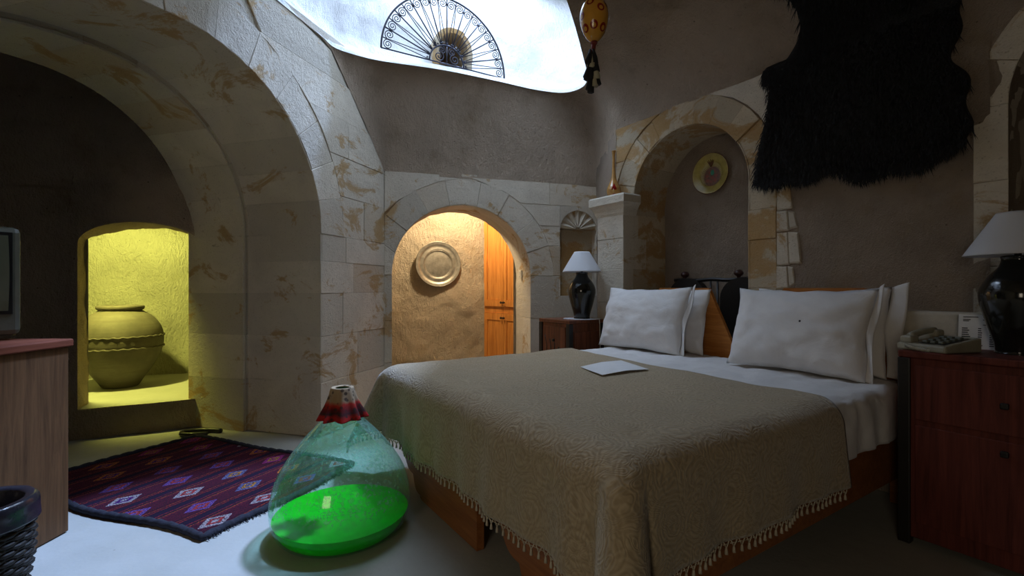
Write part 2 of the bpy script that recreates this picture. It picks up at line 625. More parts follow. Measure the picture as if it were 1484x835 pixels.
# ---- wall_back : doorway
arD = Arch(0.732, 0.665, 0.665, 0.665, 1.22)
mb = MB()
wall_with_arch(mb, FD, arD, -0.02, 2.45, 2.30, 0.012, 0.008, 0.004, 0.05)
arch_soffit(mb, FD, arD, 0.0, 0.54, 0.012, 0.05, 0.0, 0.006)
kf, ks_ = [], []
for f in mb.f:      # leave the blind shell niche open
    c = sum((Vector(mb.v[i]) for i in f), Vector()) / len(f) - FD.o
    a, z, k_ = c.dot(FD.e), c.z, c.dot(FD.n)
    if abs(k_) < 0.1 and 1.69 < a < 2.14 and 1.0 < z < 1.91: continue
    kf.append(f); ks_.append(True)
mb.f, mb.sm = kf, ks_
wall_back = tag(mb.build('wall_back', MAT['mortar'], None, False), 'stone wall with the arched doorway', None, None, 'structure')
clipD = lambda a, z: (max(a, 0.0), min(z, 2.17))
voussoirs(FD, arD, 0.24, 0.0, 0.26, cuts_of(9), wall_back, MAT['stone'], 0.0, clipD, 0.004)
zz = [0, 0.42, 0.80, 1.22]
for i in range(3):
    stone(FD, [(0.0, zz[i]), (0.067, zz[i]), (0.067, zz[i + 1]), (0.0, zz[i + 1])], 0, 0.26, wall_back, 'jamb_stone', gap=0.002, bev=0.004)
    w = [0.36, 0.24, 0.30][i]
    stone(FD, [(1.397, zz[i]), (1.397 + w, zz[i]), (1.397 + w, zz[i + 1]), (1.397, zz[i + 1])], 0, 0.26, wall_back, 'jamb_stone', jit=0.003)
    a1 = 1.69
    if i < 2:
        stone(FD, [(1.397 + w, zz[i]), (2.30, zz[i]), (2.30, zz[i + 1]), (1.397 + w, zz[i + 1])], 0.0, 0.2, wall_back)
# around the blind shell niche a 1.71..2.12, z 1.02..1.70 (+ shell to 1.89)
NA0, NA1, NZ0, NZ1 = 1.713, 2.115, 1.02, 1.70
stone(FD, [(1.637, 0.80), (2.30, 0.80), (2.30, NZ0), (1.637, NZ0)], 0.0, 0.2, wall_back)
stone(FD, [(1.697, NZ0), (NA0, NZ0), (NA0, 1.22), (1.697, 1.22)], 0, 0.2, wall_back, gap=0.001, bev=0.002)
extD = lambda z: 0.732 + math.sqrt(max(0, 0.905 ** 2 - (z - 1.22) ** 2))
stone(FD, rowpoly(1.22, 1.52, extD, lambda z: NA0), 0, 0.2, wall_back)
stone(FD, rowpoly(1.52, 1.72, extD, lambda z: NA0), 0, 0.2, wall_back)
stone(FD, rowpoly(1.72, 1.93, extD, lambda z: NA0), 0, 0.2, wall_back)
stone(FD, rowpoly(1.93, 2.15, lambda z: extD(z) if z < 2.12 else 0.80, lambda z: 1.60), 0, 0.2, wall_back)
stone(FD, [(1.60, 1.93), (2.30, 1.93), (2.30, 2.15), (1.60, 2.15)], 0, 0.2, wall_back)
stone(FD, [(NA1, NZ0), (2.30, NZ0), (2.30, 1.45), (NA1, 1.45)], 0, 0.2, wall_back)
stone(FD, [(NA1, 1.45), (2.30, 1.45), (2.30, 1.93), (NA1, 1.93)], 0, 0.2, wall_back)
stone(FD, [(0.45, 2.085), (0.6, 2.113), (0.73, 2.124), (0.86, 2.115), (0.86, 2.18), (0.45, 2.18)], 0, 0.2, wall_back)
lft = lambda z: 0.732 - math.sqrt(max(0, 0.905 ** 2 - (z - 1.22) ** 2))
stone(FD, [(0.0, 1.78), (0.12, 1.90), (0.32, 2.02), (0.5, 2.10), (0.5, 2.16), (0.0, 2.16)], 0, 0.2, wall_back)
# shell hood of the blind niche: carved fan of ribs
mc = (NA0 + NA1) / 2; mr = (NA1 - NA0) / 2
sp = [(NA0, NZ1), (NA0, 1.93), (NA1, 1.93), (NA1, NZ1)]
arc = [(mc + mr * math.cos(PI * i / 16), NZ1 + 0.19 * math.sin(PI * i / 16)) for i in range(17)]
stone(FD, [(NA0, NZ1), (NA0, 1.93), (mc, 1.93)] + [(a, z) for a, z in arc if a <= mc], 0.0, 0.1, wall_back, 'spandrel_stone', gap=0.001, bev=0.003, jit=0)
stone(FD, [(NA1, NZ1), (NA1, 1.93), (mc, 1.93)] + [(a, z) for a, z in arc if a >= mc][::-1], 0.0, 0.1, wall_back, 'spandrel_stone', gap=0.001, bev=0.003, jit=0)
for i in range(7):
    t0, t1 = PI * i / 7, PI * (i + 1) / 7
    tm = (t0 + t1) / 2
    q = lambda t, r, k: FD.p(mc + mr * r * math.cos(t), k, NZ1 + 0.19 * r * math.sin(t))
    vs = [q(tm, 0.12, 0.012), q(t0, 0.12, 0.03), q(t0, 1.0, 0.045), q(tm, 1.0, 0.008), q(t1, 1.0, 0.045), q(t1, 0.12, 0.03)]
    MB().add(vs, [(0, 1, 2, 3), (0, 3, 4, 5)]).build('shell_rib', MAT['stone'], wall_back)
mb = MB()
mb.add([FD.p(NA0, 0.03, NZ1), FD.p(NA1, 0.03, NZ1), FD.p(NA1, 0.03, 1.9), FD.p(NA0, 0.03, 1.9)], [(0, 1, 2, 3)])
mb.add([FD.p(NA0, 0.11, NZ0), FD.p(NA1, 0.11, NZ0), FD.p(NA1, 0.11, NZ1), FD.p(NA0, 0.11, NZ1)], [(0, 1, 2, 3)])
mb.add([FD.p(NA0, 0.11, NZ1), FD.p(NA1, 0.11, NZ1), FD.p(NA1, 0.004, NZ1), FD.p(NA0, 0.004, NZ1)], [(0, 1, 2, 3)])
mb.build('niche_back', MAT['stone_warm'], wall_back)

# hall behind the doorway
mb = MB()
rock_grid(mb, lambda u, v: FD.p(-0.9 + 2.6 * u, 1.30 + 0.05 * math.sin(5 * u), 2.5 * v), 80, 80, FD.n, 0.03, 0.012)
rock_grid(mb, lambda u, v: FD.p(-0.9, 0.5 + 0.9 * u, 2.5 * v), 20, 50, FD.e, 0.04, 0.01)
rock_grid(mb, lambda u, v: FD.p(1.72, 0.5 + 0.9 * u, 2.5 * v), 20, 50, FD.e, 0.0, 0.0)
rock_grid(mb, lambda u, v: FD.p(-0.95 + 2.75 * u, 0.3 + 1.1 * v, 2.42), 40, 20, (0, 0, 1), 0.03, 0.01)
rock_grid(mb, lambda u, v: FD.p(-0.95 + 1.02 * u, 0.53, 2.5 * v), 4, 4, FD.n, 0, 0)
rock_grid(mb, lambda u, v: FD.p(1.38 + 0.4 * u, 0.53, 2.5 * v), 4, 4, FD.n, 0, 0)
rock_grid(mb, lambda u, v: FD.p(0.0 + 1.5 * u, 0.53, 1.91 + 0.59 * v), 4, 4, FD.n, 0, 0)
wall_hall = tag(mb.build('wall_hall', MAT['tufa_hall'], None, False), 'golden rough rock wall of the lit hall', None, None, 'structure')

# ---- wall_right : wall at the head of the bed with the plate niche
arH = Arch(0.617, 0.507, 0.507, 0.507, 1.825)
arR = Arch(2.86, 0.49, 0.49, 0.49, 1.95)
mb = MB()
wall_with_arch(mb, FH, arH, -0.10, 1.34, 2.56, 0.012, 0.006, 0.004, 0.05)
wall_with_arch(mb, FH, arR, 2.26, 4.2, 2.66, 0.006, 0.012, 0.006, 0.05)
rock_grid(mb, lambda u, v: FH.p(1.30 + 1.01 * u, 0.004, 2.66 * v), 48, 120, FH.n, 0.016, 0.006)
arch_soffit(mb, FH, arH, 0.0, 0.42, 0.012, 0.05, 0.0, 0.004)
arch_soffit(mb, FH, arR, 0.0, 0.5, 0.0, 0.05, 0.0, 0.004)
arch_back(mb, FH, arH, 0.41, 0.02, 24, 0.012, 0.006)
arch_back(mb, FH, arR, 0.5, 0.02, 16)
rock_grid(mb, lambda u, v: FD.p(2.12, 0.01, 0).lerp(FH.p(-0.085, -0.004, 0), u) + Vector((0, 0, 2.62 * v)), 20, 70, (-0.95, -0.3, 0), 0.012, 0.006)
wall_right = tag(mb.build('wall_right', MAT['tufa_pink'], None, False), 'rough plastered rock wall at the head of the bed', None, None, 'structure')

clipH = lambda a, z: (a, min(z, 2.515))
voussoirs(FH, arH, 0.20, 0.0, 0.42, cuts_of(11), wall_right, MAT['stone_warm'], 0.0, clipH)
zj = [0.0, 0.42, 0.80, 1.10, 1.42, 1.62, 1.825]
for i in range(6):
    w = 0.19
    stone(FH, [(1.124, zj[i]), (1.124 + w, zj[i]), (1.124 + w, zj[i + 1]), (1.124, zj[i + 1])], 0, 0.42, wall_right, 'jamb_stone', MAT['stone_warm'])
extH = lambda z: math.sqrt(max(0, 0.715 ** 2 - (z - 1.825) ** 2))
stone(FH, rowpoly(2.16, 2.51, lambda z: 0.617 + extH(z), lambda z: 1.36 - 0.05 * (z - 2.1)), 0.0, 0.15, wall_right, 'spandrel_stone', MAT['stone'])
stone(FH, rowpoly(1.86, 2.16, lambda z: 0.617 + extH(z), lambda z: 1.40), 0.0, 0.15, wall_right, 'spandrel_stone', MAT['stone'])
stone(FH, rowpoly(2.20, 2.50, lambda z: -0.10, lambda z: 0.617 - extH(z)), 0.0, 0.15, wall_right, 'spandrel_stone', MAT['stone_warm'])
stone(FH, rowpoly(1.90, 2.20, lambda z: -0.10, lambda z: 0.617 - extH(z)), 0.0, 0.15, wall_right, 'spandrel_stone', MAT['stone_warm'])
zr = 0.0
while zr < 1.84:    # rubble packed beside the niche jamb
    h = random.uniform(0.12, 0.22)
    z1 = min(zr + h, 1.86)
    a1 = 1.47 - 0.03 * zr + random.uniform(-0.03, 0.04)
    am = 1.315 + random.uniform(0.0, 0.07)
    stone(FH, [(1.314, zr), (am + 0.06, zr + 0.006), (am + 0.05, z1 - 0.004), (1.314, z1)], 0.0, 0.1, wall_right, 'rubble_stone', jit=0.004, bev=0.008)
    stone(FH, [(am + 0.06, zr + 0.01), (a1, zr + random.uniform(0, 0.03)), (a1 - 0.02, z1 - random.uniform(0, 0.03)), (am + 0.05, z1)], 0.0, 0.1, wall_right, 'rubble_stone', jit=0.004, bev=0.010)
    zr = z1
voussoirs(FH, arR, 0.12, 0.0, 0.3, cuts_of(9), wall_right, MAT['stone'])
for i in range(5):
    stone(FH, [(2.25, 0.4 * i), (2.37, 0.4 * i), (2.37, 0.4 * i + 0.4 - (0.05 if i == 4 else 0)), (2.25, 0.4 * i + 0.4 - (0.05 if i == 4 else 0))], 0, 0.3, wall_right, 'jamb_stone')

# pier with a capital beside the niche
pier = thing('wall_pier', 'squared stone pier with a moulded capital beside the arched niche', None, FH.p(0, 0, 0))
pier['kind'] = 'structure'
if 'category' in pier: del pier['category']
pr = MB()
FP = Frame((HO.x, HO.y), VV, U)


def pier_stone(poly, k0, k1, m=None, name='pier_stone', **kw):
    o = stone(FP, poly, k0, k1, None, name, m, **kw)
    o.parent = pier
    o.location = o.location - pier.location
    return o


zp = [0.0, 0.33, 0.66, 0.98, 1.26, 1.52, 1.72]
for i in range(6):
    sp = [0.05, -0.02, 0.12, 0.0, 0.16, 0.06][i]
    pier_stone([(-0.2, zp[i]), (0.11, zp[i]), (0.11, zp[i + 1]), (-0.2, zp[i + 1])], -0.12, sp, MAT['stone'], jit=0.003)
    pier_stone([(-0.2, zp[i]), (0.11, zp[i]), (0.11, zp[i + 1]), (-0.2, zp[i + 1])], sp, 0.43, MAT['stone_warm'], jit=0.0)
pier_stone([(-0.08, 1.72), (0.11, 1.72), (0.11, 1.83), (-0.08, 1.83)], 0.02, 0.43, MAT['stone_warm'], jit=0.0)
cm = MB()
prof = [(0.0, 1.71), (0.012, 1.735), (0.018, 1.76), (0.035, 1.79), (0.055, 1.815), (0.055, 1.875), (0.045, 1.888), (0.0, 1.89)]
for (o0, z0), (o1, z1) in zip(prof[:-1], prof[1:]):
    def ring(o, z): return [FP.p(-0.2 - o, 0.03, z), FP.p(-0.2 - o, -0.12 - o, z), FP.p(0.11 + o, -0.12 - o, z), FP.p(0.11 + o, 0.03, z)]
    a, b = ring(o0, z0), ring(o1, z1)
    cm.add([p - pier.location for p in a + b], [(0, 1, 5, 4), (1, 2, 6, 5), (2, 3, 7, 6)])
cm.add([p - pier.location for p in ring(0.03, 1.89)], [(0, 1, 2, 3)])
cm.build('capital', MAT['stone'], pier)

# pale plaster ledge along the wall beside the near bed
mb = MB()
mb.grid(lambda u, v: (lambda p: p + Vector((0, 0, 0.004 * fnoise(p, 9, 2))))(FH.p(1.965 + 0.785 * u, 0.04 - 0.16 * min(1, v * 2), 0.985 if v <= 0.5 else 0.985 - (v - 0.5) * 2 * 0.16)), 30, 16)
mb.add([FH.p(1.965, 0.04, 0.985), FH.p(1.965, -0.12, 0.985), FH.p(1.965, -0.12, 0.825), FH.p(1.965, 0.04, 0.825)], [(0, 1, 2, 3)])
tag(mb.build('trim_1', m_plain('ledge_plaster', (0.50, 0.46, 0.38), 0.9, bump=0.3), None, False), 'pale plaster ledge along the wall behind the telephone', None, None, 'structure')

# ---- ceiling: hacked vault rising from the walls to the mouth of the light well
def W(s, z): p = FH.p(s, 0.0, z); return (p.x, p.y, z)
def Lp(a, z): p = FL.p(a, 0.0, z); return (p.x, p.y, z)
def Dp(a, z): p = FD.p(a, 0.0, z); return (p.x, p.y, z)


KEY = [  # (foot of the vault, mouth of the well, outward reach of the well's splay)
    (Lp(-1.0, 2.98), (-1.64, 2.80, 3.00), 0.10),
    (Lp(-0.435, 2.97), (-1.53, 3.13, 2.975), 0.14),
    (Lp(0.0, 2.95), (-1.405, 3.54, 2.955), 0.20),
    (Lp(0.13, 2.90), (-1.345, 3.68, 2.93), 0.26),
    (Lp(0.55, 2.50), (-1.20, 3.86, 2.95), 0.30),
    (Lp(0.87, 2.14), (-1.04, 3.99, 2.97), 0.32),
    (Dp(0.50, 2.14), (-0.61, 4.18, 2.99), 0.32),
    (Dp(1.05, 2.14), (-0.14, 4.43, 3.00), 0.30),
    (Dp(1.60, 2.14), (0.22, 4.60, 2.99), 0.28),
    (Dp(2.13, 2.14), (0.50, 4.62, 2.97), 0.22),
    ((0.90, 4.62, 2.30), (0.66, 4.48, 2.97), 0.16),
    (W(-0.09, 2.49), (0.66, 4.25, 2.98), 0.12),
    (W(0.55, 2.50), (0.58, 3.95, 3.0), 0.10),
    (W(1.15, 2.50), (0.45, 3.50, 3.02), 0.10),
    (W(1.8, 2.55), (0.33, 3.15, 3.04), 0.10),
    (W(2.4, 2.60), (0.20, 2.90, 3.06), 0.08),
    (W(4.15, 2.62), (0.05, 2.80, 3.08), 0.06),
    ((1.2, -1.6, 2.6), (-0.35, 2.72, 3.1), 0.05),
    ((-1.4, -2.0, 2.6), (-0.9, 2.68, 3.1), 0.05),
    (Lp(-5.0, 2.9), (-1.40, 2.68, 3.06), 0.06),
    (Lp(-2.4, 2.95), (-1.62, 2.66, 3.02), 0.08),
]
NK = len(KEY)


def cat(a, b, c, d, t):
    return 0.5 * ((2 * b) + (c - a) * t + (2 * a - 5 * b + 4 * c - d) * t * t + (3 * b - a - 3 * c + d) * t ** 3)


def key_at(x, which, smooth):
    i = int(x) % NK
    t = x - int(x)
    g = lambda j: Vector(KEY[j % NK][which]) if which < 2 else KEY[j % NK][2]
    if not smooth: return g(i) + (g(i + 1) - g(i)) * t
    return cat(g(i - 1), g(i), g(i + 1), g(i + 2), t)


NSEG = NK * 12
mouth = [key_at(i / 12.0, 1, True) for i in range(NSEG)]
reach = [key_at(i / 12.0, 2, False) for i in range(NSEG)]
nrm = []
for i in range(NSEG):
    d = mouth[(i + 3) % NSEG] - mouth[i - 3]
    nrm.append(Vector((-d.y, d.x, 0)).normalized())
cc = sum(mouth, Vector()) / NSEG
for i in range(NSEG):
    if nrm[i].dot(mouth[i] - cc) < 0: nrm[i] = -nrm[i]


def ceil_fn(u, v):
    i = round(u * NSEG) % NSEG
    a = key_at(i / 12.0, 0, False)
    b = mouth[i]
    t = v * PI / 2
    h, zf = 1 - math.cos(t), math.sin(t)
    p = Vector((a.x + (b.x - a.x) * h, a.y + (b.y - a.y) * h, a.z + (b.z - a.z) * zf))
    span = min(1.0, (a - b).length / 0.5)
    k = rough(p, 0.05, 0.012) * math.sin(PI * min(1, v * 1.0)) ** 0.5 * span
    dirv = (Vector((b.x - a.x, b.y - a.y, 0)).normalized() if (b - a).length > 0.02 else Vector((0, 0, 1)))
    return p + (dirv * 0.6 * (1 - v) + Vector((0, 0, 0.8 * v + 0.2))) * k


mb = MB()
mb.grid(ceil_fn, NSEG, 34)
ceiling = tag(mb.build('ceiling', MAT['tufa'], None, False), 'hacked rock vault over the bed around the light well', None, None, 'structure')

TOPZ = 4.42


def well_fn(u, v):
    i = round(u * NSEG) % NSEG
    p = mouth[i]
    r = reach[i]
    rows = [(0.0, 0.0), (0.04, 0.012), (0.10, 0.04), (0.45, 0.11), (0.85, 0.19), (1.0, 0.30), (1.05, 0.45)]
    x = v * 12
    if x <= 6:
        j = min(int(x), 5); t = x - j
        f = rows[j][0] + (rows[j + 1][0] - rows[j][0]) * t
        dz = rows[j][1] + (rows[j + 1][1] - rows[j][1]) * t
    else:
        t = (x - 6) / 6
        f, dz = 1.05 + 0.2 * t, 0.45 + (TOPZ - p.z - 0.45) * t
    q = p + nrm[i] * r * f + Vector((0, 0, dz))
    q += Vector((SUN_DIR.x, SUN_DIR.y, 0)) * dz * 0.92
    k = rough(q, 0.03, 0.008) * min(1, v * 6)
    return q + nrm[i] * k


FW = Frame((-0.585, 4.59), (0.89, 0.45), (-0.45, 0.89))
arW = Arch(0.0, 0.135, 0.135, 0.135, 3.34, 3.14)
mb = MB()
mb.grid(well_fn, NSEG, 60)
keep = []
for f in mb.f:      # leave the small arched opening free
    c = sum((Vector(mb.v[i]) for i in f), Vector()) / len(f) - FW.o
    a, z = c.dot(FW.e), c.z
    if abs(a) < 0.115 and 3.19 < z < 3.34 + math.sqrt(max(0, 0.12 ** 2 - a * a)) and abs(c.dot(FW.n)) < 0.5: continue
    keep.append(f)
mb.f = keep; mb.sm = [True] * len(keep)
well = tag(mb.build('window_1', MAT['tufa_white'], None, False), 'whitewashed light well open to the sky above the doorway', None, None, 'structure')

mb = MB()
arch_soffit(mb, FW, arW, -0.10, 0.55, 0.0, 0.03, 0.0, 0.004)
arch_back(mb, FW, arW, 0.5, 0.02, 8)
mb.add([FW.p(-0.15, -0.12, 3.16), FW.p(0.15, -0.12, 3.16), FW.p(0.15, 0.55, 3.20), FW.p(-0.15, 0.55, 3.20)], [(0, 1, 2, 3)])
small_window = tag(mb.build('window_2', MAT['stone_warm'], None, False), 'small arched opening framed in yellow stones at the back of the light well', None, None, 'structure')
voussoirs(FW, arW, 0.055, -0.09, 0.12, cuts_of(7), small_window, MAT['stone_warm'], 0.0, None, 0.01)
for z0, z1 in ((3.15, 3.25), (3.25, 3.34)):
    for a0, a1 in ((-0.19, -0.135), (0.135, 0.19)):
        stone(FW, [(a0, z0), (a1, z0), (a1, z1), (a0, z1)], -0.09, 0.12, small_window, 'jamb_stone', MAT['stone_warm'], jit=0.01)

# unseen slab added above the cave to block stray sun, open over the well
mb = MB()
hx, hy, hw, hd = -0.25, 4.25, 0.95, 0.95        # sky hole over the well, sized to shape the sun patch
top_loop, far = [], []
for i in range(NSEG):
    t = 2 * PI * i / NSEG
    c, s = math.cos(t), math.sin(t)
    k = (abs(c) ** 4 + abs(s) ** 4) ** -0.25
    top_loop.append(Vector((hx + hw * c * k, hy + hd * s * k, TOPZ - 0.02)))
    k = 9.0 / max(abs(c), abs(s))
    far.append(Vector((hx + c * k, hy + s * k, TOPZ - 0.02)))
vs = top_loop + far
mb.add(vs, [(i, (i + 1) % NSEG, (i + 1) % NSEG + NSEG, i + NSEG) for i in range(NSEG)])
tag(mb.build('ceiling_sun_block', MAT['tufa'], None, False), 'unseen slab added over the cave to block the sun around the light well', None, None, 'structure')

# ------------------------------------------------------------------ lamps hidden in the side rooms
def point(name, loc, energy, color, size=0.06):
    d = bpy.data.lights.new(name, 'POINT')
    d.energy = energy; d.color = color; d.shadow_soft_size = size
    o = bpy.data.objects.new(name, d)
    COL.objects.link(o); o.location = loc
    return o


point('hall_lamp', FD.p(0.74, 0.70, 2.13), 74, (1.0, 0.80, 0.52), 0.06)
spot_d = bpy.data.lights.new('chamber_spot', 'SPOT')
spot_d.energy = 190; spot_d.color = (0.92, 0.90, 0.18); spot_d.shadow_soft_size = 0.05
spot_d.spot_size = math.radians(150); spot_d.spot_blend = 0.5
spot = bpy.data.objects.new('chamber_spot', spot_d)
COL.objects.link(spot)
spot.location = FA.p(0.74, 0.37, 1.71)
spot.rotation_euler = (FA.p(0.74, 0.37, 1.71) - FA.p(0.45, 1.25, 0.75)).to_track_quat('Z', 'Y').to_euler()
# ------------------------------------------------------------------ object materials
MAT['orange_wood'] = m_wood('orange_pine', (0.36, 0.12, 0.025), (0.58, 0.24, 0.06), 0.4, 1)
MAT['bed_wood'] = m_wood('red_brown_wood', (0.20, 0.065, 0.022), (0.36, 0.14, 0.045), 0.38, 1)
MAT['cup_wood'] = m_wood('cupboard_pine', (0.40, 0.13, 0.022), (0.66, 0.27, 0.06), 0.35, 2)
MAT['cab_wood'] = m_wood('dark_cabinet_wood', (0.07, 0.034, 0.015), (0.15, 0.072, 0.030), 0.55, 2, 1.0, 0.2)
MAT['chest_wood'] = m_wood('chest_wood', (0.06, 0.020, 0.012), (0.22, 0.075, 0.035), 0.35, 2, 0.7)
MAT['black_wood'] = m_plain('black_wood', (0.012, 0.010, 0.009), 0.4)
MAT['black_glaze'] = m_plain('black_glaze', (0.010, 0.011, 0.010), 0.12, spec=0.6)
MAT['iron'] = m_plain('wrought_iron', (0.035, 0.035, 0.05), 0.5, 0.6, var=0.3)
MAT['pewter'] = m_plain('pewter', (0.30, 0.28, 0.23), 0.42, 0.7, var=0.25, scale=20, bump=0.25, bscale=60)
MAT['white_plastic'] = m_plain('white_plastic', (0.62, 0.58, 0.50), 0.4)
MAT['black_plastic'] = m_plain('black_plastic', (0.012, 0.012, 0.013), 0.35)
MAT['grey_plastic'] = m_plain('grey_plastic', (0.10, 0.11, 0.09), 0.45)
MAT['beige_plastic'] = m_plain('beige_plastic', (0.30, 0.28, 0.21), 0.4)
MAT['paper'] = m_plain('paper', (0.74, 0.74, 0.74), 0.8, var=0.03)
MAT['ink'] = m_plain('ink', (0.03, 0.03, 0.035), 0.8)


def _linen():
    t = NT('white_linen')
    h = t.noise(6, 5, 0.6, None, 0.8)
    w = t.noise(300, 2, 0.5)
    nor = t.bump(h, 0.25, 0.03)
    nor = t.bump(w, 0.08, 0.002, nor)
    return t.fin(t.ramp(h, [(0.3, (0.68, 0.665, 0.655)), (0.7, (0.76, 0.745, 0.735))]), 0.85, normal=nor, spec=0.1, **{'Sheen Weight': 0.15})


MAT['linen'] = _linen()


def _spread():
    t = NT('paisley_bedspread')
    w1 = t.n('ShaderNodeTexWave', wave_type='RINGS', rings_direction='SPHERICAL')
    cell = t.n('ShaderNodeTexVoronoi', feature='F1')
    t.l(t.map(scale=(1, 1, 1)), cell.inputs['Vector']); cell.inputs['Scale'].default_value = 7.0
    rings = t.math('SINE', t.math('MULTIPLY', t.math('ADD', cell.outputs['Distance'], t.math('MULTIPLY', t.noise(14, 3), 0.35)), 60.0))
    line = t.math('SINE', t.math('MULTIPLY', t.noise(9, 2, 0.4, None, 1.5), 90.0))
    pat = t.math('ADD', t.math('MULTIPLY', rings, 0.5), t.math('MULTIPLY', line, 0.5))
    col = t.ramp(t.math('MULTIPLY_ADD', pat, 0.35, 0.5), [(0.15, (0.29, 0.222, 0.132)), (0.85, (0.47, 0.375, 0.245))])
    big = t.noise(2.2, 4)
    col = t.mix(t.ramp(big, [(0.35, 0.0), (0.7, 0.35)]), col, (0.36, 0.31, 0.21))
    nor = t.bump(pat, 0.35, 0.004)
    nor = t.bump(t.noise(420, 2), 0.15, 0.001, nor)
    return t.fin(col, 0.82, normal=nor, spec=0.15, **{'Sheen Weight': 0.3})


MAT['spread'] = _spread()
MAT['fringe'] = m_plain('cotton_fringe', (0.50, 0.44, 0.33), 0.9, bump=0.3)


def prism_x(mb, poly, x0, x1):
    """poly in (y,z), extruded in x"""
    n = len(poly)
    vs = [(x0, y, z) for y, z in poly] + [(x1, y, z) for y, z in poly]
    fs = [list(range(n))[::-1], list(range(n, 2 * n))]
    for i in range(n):
        j = (i + 1) % n
        fs.append((i, j, j + n, i + n))
    return mb.add(vs, fs)


# ------------------------------------------------------------------ the two beds
BTOP = 0.60


def scallop(w):
    """lower edge of a foot panel, from the far end: carved lobes dropping to a solid end"""
    P = [(0.0, 0.30)]
    segs = [((0.0, 0.30), (0.06, 0.27)), ((0.06, 0.27), (0.17, 0.19)), ((0.17, 0.19), (0.30, 0.10)), ((0.30, 0.10), (0.40, 0.02)), ((0.40, 0.02), (0.42, 0.0))]
    for (a0, b0), (a1, b1) in segs:
        for i in range(1, 9):
            t = i / 8
            P.append((a0 + (a1 - a0) * t - 0.012 * math.sin(PI * t), b0 + (b1 - b0) * t - 0.028 * math.sin(PI * t) * (1 if b0 > 0.05 else 0)))
    P += [(w, 0.0), (w, 0.44), (0.0, 0.44)]
    return [(a, max(0, b)) for a, b in P]


def make_bed(s0, s1, hc, label):
    w = s1 - s0
    o = bedp(0, s0, 0)
    t = thing('bed', label, 'bed', o, BED_ROT, 'twin beds pushed together')
    fp = MB()
    prism_x(fp, [(-a, z) for a, z in scallop(w)], 0.02, 0.055)
    p = fp.build('foot_panel', MAT['bed_wood'], t); p['label'] = 'carved foot panel with a scalloped lower edge'
    for y in (-0.005, -w - 0.005 + 0.03):
        MB().bbox(0.055, 2.09, y - 0.028, y, 0.16, 0.42, 0.004).build('side_rail', MAT['bed_wood'], t)
    for y in (-0.005, -w + 0.06):
        MB().bbox(2.02, 2.09, y - 0.06, y, 0, 0.42, 0.004).build('leg', MAT['bed_wood'], t)
    MB().bbox(0.06, 2.08, -w + 0.03, -0.035, 0.30, 0.345, 0.004).build('slat_base', MAT['bed_wood'], t)
    hb = MB()
    c = -(hc - s0)
    prism_x(hb, [(c - 0.46, 0.42), (c + 0.46, 0.42), (c + 0.445, 0.62), (c + 0.225, 1.085), (c + 0.215, 1.10), (c - 0.215, 1.10), (c - 0.225, 1.085), (c - 0.445, 0.62)], 2.09, 2.118)
    h = hb.build('headboard', MAT['orange_wood'], t); h['label'] = 'orange pine headboard with sloping shoulders'
    m = MB().bbox(0.06, 2.07, -w + 0.012, -0.012, 0.345, BTOP, 0.03)
    mo = m.build('mattress', MAT['linen'], t); mo['label'] = 'mattress in a white fitted sheet'
    return t


make_bed(0.20, 1.20, 0.65, 'wooden bed with orange headboard standing nearer the doorway and the green bottle')
make_bed(1.215, 2.02, 1.607, 'wooden bed with orange headboard standing next to the telephone chest')


def drape(p, q, s0, s1, ztop, r, flare, foot=True):
    """cloth over the bed: p along the bed (negative beyond the foot), q across"""
    eu = max(0.0, -p) if foot else 0.0
    es = s0 - q if q < s0 else (q - s1 if q > s1 else 0.0)
    sg = -1 if q < s0 else 1
    cu, cs = max(p, 0.0) if foot else p, min(max(q, s0), s1)
    d = math.hypot(eu, es)
    if d == 0: return cu, cs, ztop, 0.0
    du, ds = -eu / d, sg * es / d
    arc = r * PI / 2
    if d < arc:
        off, drop = r * math.sin(d / r), r * (1 - math.cos(d / r))
    else:
        off, drop = r + flare * (d - arc), r + (d - arc)
    corner = (2 * abs(du * ds)) ** 2
    off += 0.42 * max(0, d - 0.04) * corner
    drop -= 0.10 * max(0, d - 0.1) * corner
    return cu + du * off, cs + ds * off, ztop - drop, d


SP_S0, SP_S1, SP_R = 0.20, 1.98, 0.095


def spread_pt(p, q, lift=0.0):
    u, s, z, d = drape(p - 0.06, q, SP_S0, SP_S1, 0.641, SP_R, 0.03)
    w = Vector((u, s, 0))
    z += 0.010 * fnoise(Vector((u * 1.5, s * 1.5, 3)), 1.6, 3) * (1 if d < 0.2 else 0.3)
    k = min(1.0, max(0, d - 0.1) / 0.3)
    wave = 0.016 * math.sin(q * 13 + 2 * math.sin(q * 3)) + 0.010 * math.sin(q * 29 + 1)
    wave2 = 0.014 * math.sin(p * 12) + 0.008 * math.sin(p * 27)
    if p < 0.06 and SP_S0 < q < SP_S1: u += wave * k * 0.8
    elif p > 0.06 and d > 0: s += wave2 * k * (1 if q > SP_S1 else -1) * 0.8
    return Vector((u + 0.06, -s, max(z, 0.03) + lift))


DROP = 0.39
P0, Q0, Q1 = -DROP + 0.02, SP_S0 - 0.44, SP_S1 + DROP


def head_edge(q): return 1.40 + (1.22 - 1.40) * min(1, max(0, (q - 0.1) / 1.95)) + 0.006 * math.sin(q * 11)


mb = MB()
mb.grid(lambda a, b: (lambda q: spread_pt(P0 + (head_edge(q) - P0) * a, q))(Q0 + (Q1 - Q0) * b), 110, 150)
spread = mb.build('bedspread', MAT['spread'])
spread.location = F1; spread.rotation_euler = (0, 0, BED_ROT)
tag(spread, 'beige paisley bedspread with knotted fringe hanging over the foot of the beds', 'bedspread')
sm = spread.modifiers.new('thickness', 'SOLIDIFY'); sm.thickness = 0.006; sm.offset = 1

